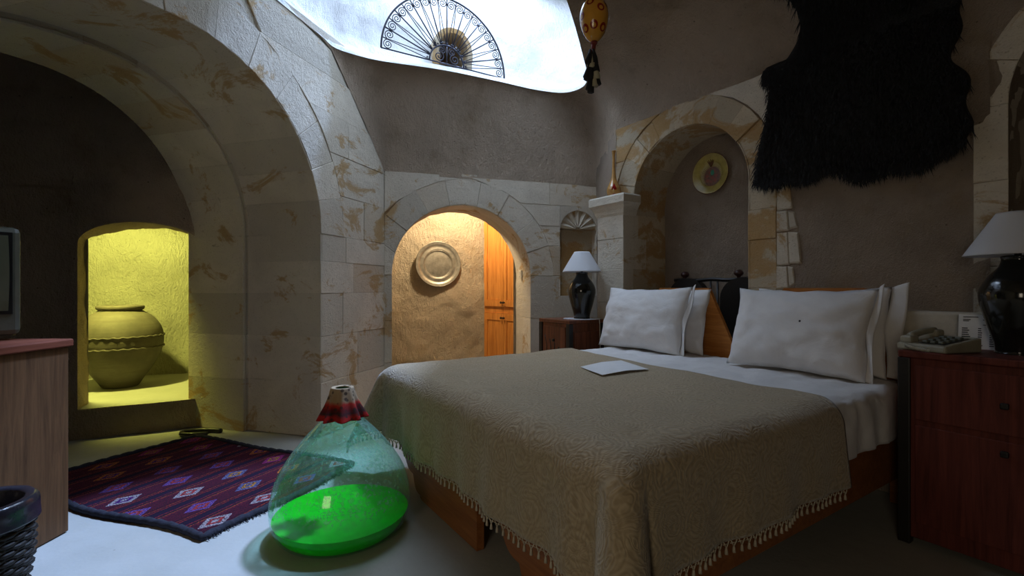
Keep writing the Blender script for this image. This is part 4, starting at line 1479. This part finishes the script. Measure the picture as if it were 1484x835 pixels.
CH = 0.83
chestA, cAo = chest(1.62, 2.015, -0.52, -0.10, CH, 'carved reddish wooden chest beside the doorway carrying a black lamp on lace', True, MAT['chest_wood'])
chestB, cBo = chest(1.60, 2.02, 2.13, 2.80, CH, 'dark red wooden chest carrying the telephone and a table lamp', False, m_wood('dark_red_chest_wood', (0.055, 0.014, 0.010), (0.16, 0.040, 0.028), 0.5, 2, 0.7, 0.2))


def _shade(name, c):
    t = NT(name)
    h = t.noise(200, 2, 0.5, t.map(scale=(0.2, 0.2, 1)))
    b = t.b
    t.fin(c, 0.9, normal=t.bump(h, 0.2, 0.002), spec=0.1)
    tl = t.n('ShaderNodeBsdfTranslucent'); tl.inputs[0].default_value = (*c, 1)
    m = t.n('ShaderNodeMixShader'); m.inputs[0].default_value = 0.3
    t.l(b.outputs[0], m.inputs[1]); t.l(tl.outputs[0], m.inputs[2]); t.l(m.outputs[0], t.out.inputs[0])
    return t.m


shade_m = _shade('lampshade_cloth', (0.82, 0.83, 0.86))


def lamp(loc, label):
    t = thing('table_lamp', label, 'lamp', loc, 0, 'black vase table lamps')
    MB().lathe(smooth_prof([(0.0, 0.0), (0.066, 0.0), (0.068, 0.012), (0.075, 0.05), (0.098, 0.13), (0.118, 0.215), (0.116, 0.265), (0.092, 0.315), (0.060, 0.355), (0.050, 0.385), (0.052, 0.40), (0.03, 0.405), (0.0, 0.405)], 5), 48).build('base', MAT['black_glaze'], t)
    MB().lathe([(0.011, 0.40), (0.011, 0.47), (0.016, 0.47), (0.016, 0.52), (0.0, 0.52)], 16).build('socket', MAT['black_wood'], t)
    s = MB().lathe(smooth_prof([(0.170, 0.405), (0.118, 0.493), (0.066, 0.580)], 6), 64).build('shade', shade_m, t, False)
    md = s.modifiers.new('thickness', 'SOLIDIFY'); md.thickness = 0.002
    s['label'] = 'white conical cloth shade'
    rg = MB()
    for a in range(3):
        an = a * 2 * PI / 3
        rg.tube([(0.012 * math.cos(an), 0.012 * math.sin(an), 0.515), (0.066 * math.cos(an), 0.066 * math.sin(an), 0.576)], 0.0018, 5)
    rg.tube([(0.065 * math.cos(2 * PI * j / 32), 0.065 * math.sin(2 * PI * j / 32), 0.577) for j in range(32)], 0.002, 5, True)
    rg.build('shade_ring', MAT['iron'], t)
    return t


lpA = bedp(1.86, -0.215, CH + 0.0048)
lamp(lpA, 'black vase table lamp with a bright white shade on the carved chest by the doorway')
lpB = bedp(1.85, 2.455, CH)
lamp(lpB, 'black vase table lamp in the dark corner beside the telephone')

dl = MB()     # lace doily
R1 = 0.155
vs = [(0, 0, 0.0025)]
N_ = 96
for j in range(N_):
    a = 2 * PI * j / N_
    vs.append(((R1 + 0.010 * abs(math.sin(8 * a))) * math.cos(a), (R1 * 0.95 + 0.010 * abs(math.sin(8 * a))) * math.sin(a), 0.0025))
dl.add(vs, [(0, 1 + j, 1 + (j + 1) % N_) for j in range(N_)])


def _lace():
    t = NT('white_lace')
    h = t.ramp(t.voro(90), [(0.12, 0.15), (0.3, 1.0)])
    return t.fin(t.mix(h, (0.20, 0.10, 0.08), (0.75, 0.76, 0.80)), 0.9, normal=t.bump(h, 0.4, 0.002))


d_ = dl.build('doily', _lace()); d_.location = (lpA.x, lpA.y, CH)
s_ = d_.modifiers.new('thickness', 'SOLIDIFY'); s_.thickness = 0.002; s_.offset = 1
tag(d_, 'white lace doily under the black lamp on the carved chest', 'doily')
# lamp cord hanging over the chest edge
pc = [bedp(1.928, -0.165, CH + 0.010), bedp(1.935, -0.13, CH + 0.010), bedp(1.945, -0.095, CH + 0.008), bedp(1.95, -0.088, CH - 0.03), bedp(1.955, -0.09, CH - 0.16), bedp(1.96, -0.09, CH - 0.34)]
cpp = []
for i in range(len(pc) - 1):
    a, b, c, d = pc[max(i - 1, 0)], pc[i], pc[i + 1], pc[min(i + 2, len(pc) - 1)]
    cpp += [cat(a, b, c, d, k / 5) for k in range(5)]
o0 = bedp(1.95, -0.09, 0)
mb = MB().tube([p - o0 for p in cpp], 0.004, 6)
cdo = mb.build('lamp_cord', MAT['white_plastic']); cdo.location = o0
tag(cdo, 'white lamp cord hanging over the edge of the carved chest', 'cord')

# ------------------------------------------------------------------ telephone, notices on the dark chest
ph = bedp(1.72, 2.235, CH)
tel = thing('telephone', 'beige desk telephone with black keypad on the dark red chest', 'telephone', ph, BED_ROT - 0.35)
b_ = MB()
b_.add([(-.10, -.10, 0), (.10, -.10, 0), (.10, .10, 0), (-.10, .10, 0), (-.10, -.10, 0.03), (.10, -.10, 0.062), (.10, .10, 0.062), (-.10, .10, 0.03)],
       [(0, 3, 2, 1), (4, 5, 6, 7), (0, 1, 5, 4), (1, 2, 6, 5), (2, 3, 7, 6), (3, 0, 4, 7)])
bo = b_.build('body', MAT['beige_plastic'], tel)
bv = bo.modifiers.new('bevel', 'BEVEL'); bv.width = 0.008; bv.segments = 2
hs = MB()
hsz = lambda x: 0.03 + 0.16 * (x + 0.1)
for x0, x1 in ((-0.098, -0.048), (0.048, 0.098)):
    hs.bbox(x0, x1, 0.038, 0.088, hsz(x0) - 0.002, hsz(x1) + 0.024, 0.010)
hs.tube([(-0.07 + 0.14 * i / 8, 0.063, hsz(-0.07 + 0.14 * i / 8) + 0.024 + 0.006 * math.sin(PI * i / 8)) for i in range(9)], 0.014, 10)
hs.build('handset', MAT['beige_plastic'], tel)
kp = MB(); kp.add([(-.085, -.085, 0.034), (.06, -.085, 0.0572), (.06, .02, 0.0572), (-.085, .02, 0.034)], [(0, 1, 2, 3)])
ko = kp.build('keypad', MAT['black_plastic'], tel)
for i in range(4):
    for j in range(3):
        x, y = -0.072 + 0.032 * i, -0.07 + 0.031 * j
        z = 0.03 + 0.16 * (x + 0.1)
        MB().bbox(x, x + 0.02, y, y + 0.02, z, z + 0.012, 0.003).build('key', MAT['grey_plastic'], ko)
cl = MB()
cl.tube([(-0.10 - 0.004 * i / 8 - 0.02 * math.sin(PI * i / 140), 0.062 - 0.0011 * i, 0.022 + 0.007 * math.sin(i * 1.1) - 0.00005 * i) for i in range(140)], 0.0026, 5)
cl.build('coiled_cord', MAT['beige_plastic'], tel)

# notice card leaning on the ledge
nt_o = bedp(1.93, 2.36, CH)
ncard = thing('notice_card', 'white printed notice card leaning behind the telephone', 'card', nt_o, math.atan2(VV.y, VV.x) + 0.12)
mb = MB(); th_ = 0.25
cz = lambda x, z: (x, z * math.sin(th_), z * math.cos(th_))
mb.add([cz(-0.11, 0.0), cz(0.13, 0.0), cz(0.13, 0.155), cz(-0.11, 0.155)], [(0, 1, 2, 3)])
po = mb.build('sheet', MAT['paper'], ncard); s_ = po.modifiers.new('thickness', 'SOLIDIFY'); s_.thickness = 0.002; s_.offset = 0
ik = MB()


def dash(x0, x1, z, hgt=0.0035):
    p = [cz(x0, z), cz(x1, z), cz(x1, z + hgt), cz(x0, z + hgt)]
    ik.add([(x, y - 0.0022, z_) for x, y, z_ in p], [(0, 1, 2, 3)])


rnd = random.Random(4)
dash(-0.095, -0.045, 0.142); dash(-0.095, -0.07, 0.130); dash(-0.03, 0.0, 0.130); dash(-0.095, -0.075, 0.124); dash(-0.02, -0.005, 0.124)
dash(-0.03, 0.115, 0.108, 0.003)
for r in range(9):
    z = 0.090 - r * 0.0095
    for c0, w in ((-0.098, 0.03), (-0.045, 0.016), (-0.008, 0.030), (0.042, 0.018), (0.080, 0.030)):
        if rnd.random() < 0.88: dash(c0, c0 + w * rnd.uniform(0.6, 1.0), z, 0.0045)
ik.build('print', MAT['ink'], ncard, False)
# small flat papers on the chest
fp_o = bedp(1.74, 2.60, CH)
mb = MB().box(-0.075, 0.075, -0.05, 0.05, 0.0, 0.004)
fo = mb.build('booklet', m_plain('booklet_paper', (0.30, 0.30, 0.30), 0.6)); fo.location = fp_o; fo.rotation_euler = (0, 0, BED_ROT + 0.3)
tag(fo, 'thin grey booklet lying flat under the edge of the notice card', 'booklet')

# ------------------------------------------------------------------ niche: painted plate and dark bench
pl = FH.p(0.575, 0.415, 2.03)
plate = thing('painted_plate', 'olive yellow plate with a brown medallion hanging in the arched niche', 'plate', pl, math.atan2(VV.y, VV.x))
yel = m_plain('olive_glaze', (0.42, 0.34, 0.09), 0.2, var=0.2, scale=20, spec=0.6)
brn = m_plain('brown_glaze', (0.16, 0.06, 0.02), 0.25, var=0.5, scale=60)
facing_lathe(smooth_prof([(0.0, 0.012), (0.09, 0.012), (0.105, 0.018), (0.150, 0.032), (0.162, 0.034), (0.165, 0.030), (0.155, 0.024), (0.10, 0.004), (0.0, 0.002)], 3), 56).build('dish', yel, plate)
mb = MB(); mb.tube([(0.163 * math.cos(2 * PI * j / 56), -0.032, 0.163 * math.sin(2 * PI * j / 56)) for j in range(56)], 0.003, 5, True); mb.build('rim_line', brn, plate)


def flat_disc(cx, cz_, rx, rz, y, name, m, parent, n=32):
    mb = MB()
    mb.add([(cx + rx * math.cos(2 * PI * j / n), y, cz_ + rz * math.sin(2 * PI * j / n)) for j in range(n)], [list(range(n))])
    return mb.build(name, m, parent)


md = flat_disc(0.008, -0.025, 0.074, 0.080, -0.0135, 'medallion', brn, plate)
mb = MB()
for j in range(40):
    a = 2 * PI * j / 40
    for rr_, r2 in ((0.084, 0.0040), (0.096, 0.0030)):
        n = 6
        cx, cz_ = 0.008 + rr_ * math.cos(a) * 0.95, -0.025 + rr_ * math.sin(a)
        mb.add([(cx + r2 * math.cos(2 * PI * q / n), -0.0160 - (0.002 if rr_ > 0.09 else 0), cz_ + r2 * math.sin(2 * PI * q / n)) for q in range(n)], [list(range(n))])
mb.build('dotted_border', brn, plate)
for (x, z, r) in ((-0.03, -0.05, 0.014), (0.0, -0.065, 0.012), (0.035, -0.055, 0.014), (-0.035, -0.015, 0.013), (0.045, -0.02, 0.014), (0.01, -0.035, 0.013), (-0.012, 0.012, 0.012), (0.03, 0.015, 0.012)):
    flat_disc(x, z, r, r, -0.0145, 'leaf_spot', m_plain('dark_red_glaze', (0.26, 0.05, 0.02), 0.25), md, 12)
flat_disc(0.012, 0.008, 0.017, 0.022, -0.0148, 'green_spot', m_plain('green_glaze', (0.03, 0.22, 0.10), 0.25), md, 12)
mb = MB()
for a in (-0.9, -0.45, 0.0, 0.45, 0.9):
    mb.tube([(0.0, -0.016, 0.058), (0.018 * math.sin(a) * 1.2, -0.0175, 0.085), (0.032 * math.sin(a) + 0.006 * a, -0.022, 0.118 - 0.012 * abs(a))], [0.006, 0.005, 0.002], 5)
mb.build('plume', brn, plate)

bn = FH.p(0.66, 0.21, 0.0)
bench = thing('bench', 'black carved bench with two rounded backs and knobs inside the arched niche', 'bench', bn, math.atan2(VV.y, VV.x))
MB().bbox(-0.44, 0.44, -0.15, 0.14, 0.40, 0.45, 0.01).build('seat', MAT['black_wood'], bench)
for x in (-0.40, 0.40):
    for y in (-0.12, 0.11):
        MB().bbox(x - .025, x + .025, y - .025, y + .025, 0, 0.41, 0.005).build('leg', MAT['black_wood'], bench)
for xc, kx in ((-0.225, -0.26), (0.26, 0.215)):
    P = [(xc - 0.18, 0.45), (xc - 0.18, 1.02)] + [(xc - 0.18 * math.cos(PI * i / 16), 1.02 + 0.16 * math.sin(PI * i / 16)) for i in range(1, 16)] + [(xc + 0.18, 1.02), (xc + 0.18, 0.45)]
    bk = MB().prism(P, 0.06, 0.12).build('backrest', MAT['black_wood'], bench)
    kb = MB().lathe(smooth_prof([(0.012, 1.15), (0.014, 1.185), (0.030, 1.20), (0.034, 1.215), (0.022, 1.232), (0.0, 1.238)], 4), 20, True, (kx, 0.09))
    kb.build('finial', m_plain('dark_finial', (0.05, 0.016, 0.012), 0.4), bench)
MB().tube([(-0.36 + 0.72 * i / 16, 0.09, 1.165 + 0.004 * math.sin(i)) for i in range(17)], 0.015, 8).build('top_rail', MAT['black_wood'], bench)
for x in (-0.02, 0.04):
    MB().tube([(x, 0.09, 0.44), (x, 0.09, 1.165)], 0.008, 8).build('spindle', MAT['black_wood'], bench)

# ------------------------------------------------------------------ vase on the capital
vz = FP.p(-0.05, -0.07, 1.889)
vase = thing('bud_vase', 'slender amber glass vase with a red drop on the pier capital', 'vase', vz)
amb = m_plain('amber_glass', (0.46, 0.24, 0.07), 0.12, spec=0.7, var=0.25, scale=25)
MB().lathe(smooth_prof([(0.0, 0.004), (0.040, 0.0), (0.048, 0.008), (0.060, 0.04), (0.058, 0.075), (0.038, 0.12), (0.021, 0.17), (0.014, 0.25), (0.012, 0.34), (0.015, 0.385), (0.019, 0.40), (0.012, 0.398), (0.010, 0.34)], 5), 36).build('body', amb, vase)
mb = MB()
ang = -PI / 2 - 0.15
for_ = []
def drop_pt(a, b):
    zz = 0.012 + 0.10 * b
    w = 0.026 * math.sin(PI * min(1, b * 0.9 + 0.1)) ** 0.8 * (1 - 0.45 * b)
    r = 0.0615 - 0.010 * abs(b - 0.35) * 2 - 0.020 * max(0, b - 0.6)
    r = 0.0490 + (0.0600 - 0.049) * math.sin(min(1, b * 1.6) * PI / 2) if b < 0.62 else 0.060 - (b - 0.62) * 0.052
    t = ang + (2 * a - 1) * w / 0.06
    return Vector(((r + 0.0025) * math.cos(t), (r + 0.0025) * math.sin(t), zz))
mb.grid(drop_pt, 10, 12)
do = mb.build('red_drop', m_plain('red_glass', (0.28, 0.012, 0.012), 0.1, spec=0.7), vase); do['label'] = 'dark red drop on the belly'

# ------------------------------------------------------------------ black goat hide on the wall
hide = thing('goat_hide', 'shaggy black goat hide hanging on the rock wall above the beds', 'hide', FH.p(1.75, 0.0, 1.75))
hl = hide.location.copy()


def ceil_at(s, v):
    """point of the vault above the head wall at distance s along it"""
    ks = [(11, -0.06), (12, 0.55), (13, 1.15), (14, 1.8), (15, 2.4), (16, 4.15)]
    for (k0, s0), (k1, s1) in zip(ks[:-1], ks[1:]):
        if s0 <= s <= s1:
            x = k0 + (s - s0) / (s1 - s0)
            break
    u = x * 12 / NSEG
    i = u * NSEG
    f = i - int(i)
    return ceil_fn(int(i) / NSEG, v).lerp(ceil_fn((int(i) + 1) / NSEG, v), f)


def hide_pt(a, b):
    s = 1.25 + (0.97 + 0.03 * math.sin(b * 11) + 0.02 * math.sin(b * 29)) * a
    low = 1.76 + 0.03 * math.sin(s * 9) + 0.02 * math.sin(s * 23 + 1) + (0.10 * max(0, 0.12 - a) / 0.12 if a < 0.12 else 0)
    lo_f = 0.62
    if b < lo_f:
        z = low + (2.50 - low) * b / lo_f
        pin = 0.05 * math.sin(z * 6) * max(0, 1 - a * 6)
        p = FH.p(s + pin, -0.035 - 0.015 * fnoise(Vector((s * 3, z * 3, 1)), 1, 3), z)
    else:
        t = (b - lo_f) / (1 - lo_f)
        vmax = 0.02 + 0.60 * max(0.0, min(1, (a - 0.12) * 1.6))
        p = ceil_at(min(s, 2.39), max(0.0, vmax * t)) - U * (0.035) * (1 - t) - Vector((0, 0, 0.03 * min(1, t * 4)))
    return p - hl


hm = NT('black_goat_hair')
hmat = hm.fin(hm.ramp(hm.noise(40, 4), [(0.3, (0.004, 0.004, 0.0045)), (0.8, (0.014, 0.013, 0.013))]), 0.55, normal=hm.bump(hm.noise(120, 4, 0.7), 0.8, 0.01), spec=0.3)
mb = MB(); mb.grid(hide_pt, 50, 50)
ho = mb.build('skin', hmat, hide, False)
s_ = ho.modifiers.new('thickness', 'SOLIDIFY'); s_.thickness = 0.02; s_.offset = 0
mb = MB()
rh = random.Random(9)
for i in range(9000):
    a, b = rh.random(), rh.random() ** 1.0
    if i % 5 == 0: b = rh.random() * 0.03
    elif i % 17 == 0: a = rh.random() * 0.03
    p = hide_pt(a, b)
    q = hide_pt(min(1, a + 0.004), b) - p
    nrm_ = -U if b < 0.62 else (-U * 0.6 - Vector((0, 0, 0.8)))
    L = rh.uniform(0.05, 0.11)
    sw_ = Vector((rh.uniform(-1, 1), rh.uniform(-1, 1), 0)) * 0.35
    d1 = (nrm_ * 0.55 + Vector((0, 0, -0.8)) + sw_).normalized()
    d2 = (nrm_ * 0.05 + Vector((0, 0, -1)) + sw_ * 1.3).normalized()
    w = VV * 0.0035
    p = p + nrm_ * 0.008
    m_ = p + d1 * L * 0.5
    e_ = m_ + d2 * L * 0.5
    mb.add([p - w, p + w, m_ + w * 0.8, m_ - w * 0.8, e_], [(0, 1, 2, 3), (3, 2, 4)])
fo = mb.build('hair', hmat, hide, False); fo['kind'] = 'stuff'

# ------------------------------------------------------------------ hanging egg ornament
eg = Vector((0.391, 2.30, 2.375))
orn = thing('hanging_egg', 'glazed yellow egg with red ring spots and tassel hanging from the vault', 'ornament', eg)
ey = m_plain('yellow_glaze', (0.62, 0.30, 0.04), 0.15, var=0.12, spec=0.6)
er = m_plain('red_glaze', (0.26, 0.025, 0.012), 0.2, spec=0.6)
EH, ER = 0.104, 0.0665


def egg_r(zn):
    zn = max(-1, min(1, zn))
    return ER * math.sqrt(max(0, 1 - zn * zn)) * (1 + 0.16 * zn)


MB().lathe([(max(0.0006, egg_r(-math.cos(PI * i / 28))), -math.cos(PI * i / 28) * EH) for i in range(29)], 48).build('egg', ey, orn)


def egg_pt(th, zn, off):
    r = egg_r(zn)
    p = Vector((r * math.cos(th), r * math.sin(th), zn * EH))
    n_ = Vector((math.cos(th) * max(r, 0.01) / ER / ER, math.sin(th) * max(r, 0.01) / ER / ER, zn / EH * 0.9)).normalized()
    return p + n_ * off


for k, (th, zn) in enumerate([(-1.25, 0.28), (-2.05, 0.58), (-0.55, 0.55), (-1.75, -0.45), (-0.85, -0.5), (-2.75, 0.05), (-1.35, 0.86), (-2.6, -0.5), (0.1, 0.1), (0.7, 0.5), (1.5, 0.2), (2.3, 0.5), (2.4, -0.4), (1.0, -0.4), (0.0, -0.55)]):
    def cap_(rad, off, squash=1.0, dz=0.0):
        m = MB()
        vs = [egg_pt(th, zn + dz, off)]
        n = 20
        for ring_ in (0.5, 1.0):
            for j in range(n):
                a = 2 * PI * j / n
                zz = zn + dz + rad * ring_ * math.sin(a) / EH
                r = max(egg_r(zz), 0.012)
                vs.append(egg_pt(th + rad * ring_ * squash * math.cos(a) / r, zz, off))
        fs = [(0, 1 + j, 1 + (j + 1) % n) for j in range(n)] + [(1 + j, 1 + n + j, 1 + n + (j + 1) % n, 1 + (j + 1) % n) for j in range(n)]
        return m.add(vs, fs, True)
    so = cap_(0.0185, 0.0008).build('spot', er, orn)
    cap_(0.0095, 0.0016, 1.0, -0.03).build('dot', ey, so)
bl = m_plain('black_wool', (0.012, 0.011, 0.012), 0.9)
wt = m_plain('cream_wool', (0.42, 0.38, 0.26), 0.9)
rd = m_plain('red_wool', (0.16, 0.025, 0.02), 0.9)
MB().lathe([(0.004, -0.100), (0.016, -0.103), (0.015, -0.112), (0.009, -0.118)], 16).build('collar', rd, orn)
MB().tube([(0, 0, -0.105), (-0.006, 0, -0.15), (-0.012, 0, -0.20), (-0.012, 0, -0.26), (-0.010, 0, -0.325)], [0.012, 0.010, 0.012, 0.012, 0.010], 8).build('tassel_core', rd, orn)
rt = random.Random(2)
for k, (x, z, m_, L) in enumerate([(-0.020, -0.150, bl, .06), (0.004, -0.150, bl, .06), (-0.026, -0.215, bl, .06), (0.010, -0.19, bl, .06), (-0.006, -0.175, wt, .055), (-0.024, -0.225, bl, .06), (0.012, -0.225, wt, .06), (-0.012, -0.225, bl, .06), (0.016, -0.25, bl, .06), (-0.018, -0.27, bl, .065), (0.004, -0.265, wt, .055), (-0.010, -0.285, bl, .06)]):
    MB().tube([(x * 0.5 - 0.008, -0.006 * (k % 3), z + 0.01), (x - 0.004, -0.012 + 0.004 * (k % 3), z - L * 0.5), (x * 1.35 - 0.004, -0.014 + 0.004 * (k % 3), z - L)], [0.006, 0.014, 0.017], 7).build('tuft', m_, orn)
MB().tube([(0, 0, 0.10), (0, 0, 0.74)], 0.0025, 6).build('cord', bl, orn)
MB().tube([(0, 0, 0.095), (0, 0, 0.118)], [0.014, 0.006], 10).build('cap', rd, orn)

# ------------------------------------------------------------------ wrought-iron fan grille in the light well
gA, gB = Vector((-1.085, 4.005, 3.075)), Vector((-0.075, 4.605, 3.115))
ge = Vector((gB.x - gA.x, gB.y - gA.y, 0)).normalized()
gc = (gA + gB) / 2
gr = thing('fan_grille', 'black wrought-iron fan grille with scrolls standing in the bright light well', 'grille', gc, math.atan2(ge.y, ge.x))
GR = (gB - gA).length / 2
GI = 0.165


def gp(r, th, y=0.0): return Vector((r * math.cos(th), y, r * math.sin(th)))


MB().tube([gp(GR, PI * i / 64) for i in range(65)], 0.0085, 6).build('outer_arc', MAT['iron'], gr)
MB().tube([gp(GI, PI * i / 32) for i in range(33)], 0.008, 6).build('inner_arc', MAT['iron'], gr)
MB().tube([(-GR, 0, 0), (GR, 0, 0)], 0.006, 6).build('bottom_bar', MAT['iron'], gr)
NS = 10
for i in range(1, NS):
    th = PI * i / NS
    MB().tube([gp(GI, th), gp(GR, th)], 0.006, 6).build('spoke', MAT['iron'], gr)
    MB().lathe([(0.0, -0.014), (0.014, 0.0), (0.0, 0.014)], 8, False).build('collar', MAT['iron'], gr).location = gp(GR * 0.90, th)
    MB().lathe([(0.0, -0.012), (0.012, 0.0), (0.0, 0.012)], 8, False).build('collar', MAT['iron'], gr).location = gp(GI * 1.10, th)


def spiral(cx, cz, r0, start, turns, sg):
    pts = []
    for k in range(40):
        t = k / 39
        a = start + sg * turns * 2 * PI * t
        r = r0 * (1 - 0.86 * t)
        pts.append((cx + r * math.cos(a), 0, cz + r * math.sin(a)))
    return pts


for i in range(NS):
    t0, t1 = PI * i / NS, PI * (i + 1) / NS
    tm = (t0 + t1) / 2
    for ta, sg in ((t0, 1), (t1, -1)):
        # thin bar from the foot of a spoke to the middle of the bay, ending in a scroll
        mid = gp(GR * 0.82, tm - sg * 0.012)
        MB().tube([gp(GI, ta + sg * 0.03), mid, gp(GR * 0.92, tm - sg * 0.006), gp(GR, tm)], 0.0038, 5).build('thin_bar', MAT['iron'], gr)
        tc_ = ta + sg * PI / NS * 0.25
        c_ = gp(GR * 0.905, tc_)
        MB().tube(spiral(c_.x, c_.z, 0.040, tc_ + sg * 1.2, 1.9, -sg), 0.0042, 5).build('scroll', MAT['iron'], gr)
for sg in (-1, 1):
    for (x, z, r) in ((0.075, 0.055, 0.048), (0.048, 0.115, 0.035)):
        MB().tube(spiral(sg * x, z, r, PI / 2 if sg > 0 else PI / 2, 1.8, sg), 0.005, 5).build('scroll', MAT['iron'], gr)
MB().tube([(0, 0, 0), (0, 0, GI)], 0.005, 5).build('spoke', MAT['iron'], gr)
for i in range(13):
    MB().lathe([(0.0, -0.010), (0.010, 0.0), (0.0, 0.010)], 6, False).build('bead', MAT['iron'], gr).location = gp(GI + 0.02, PI * (i + 0.5) / 13)
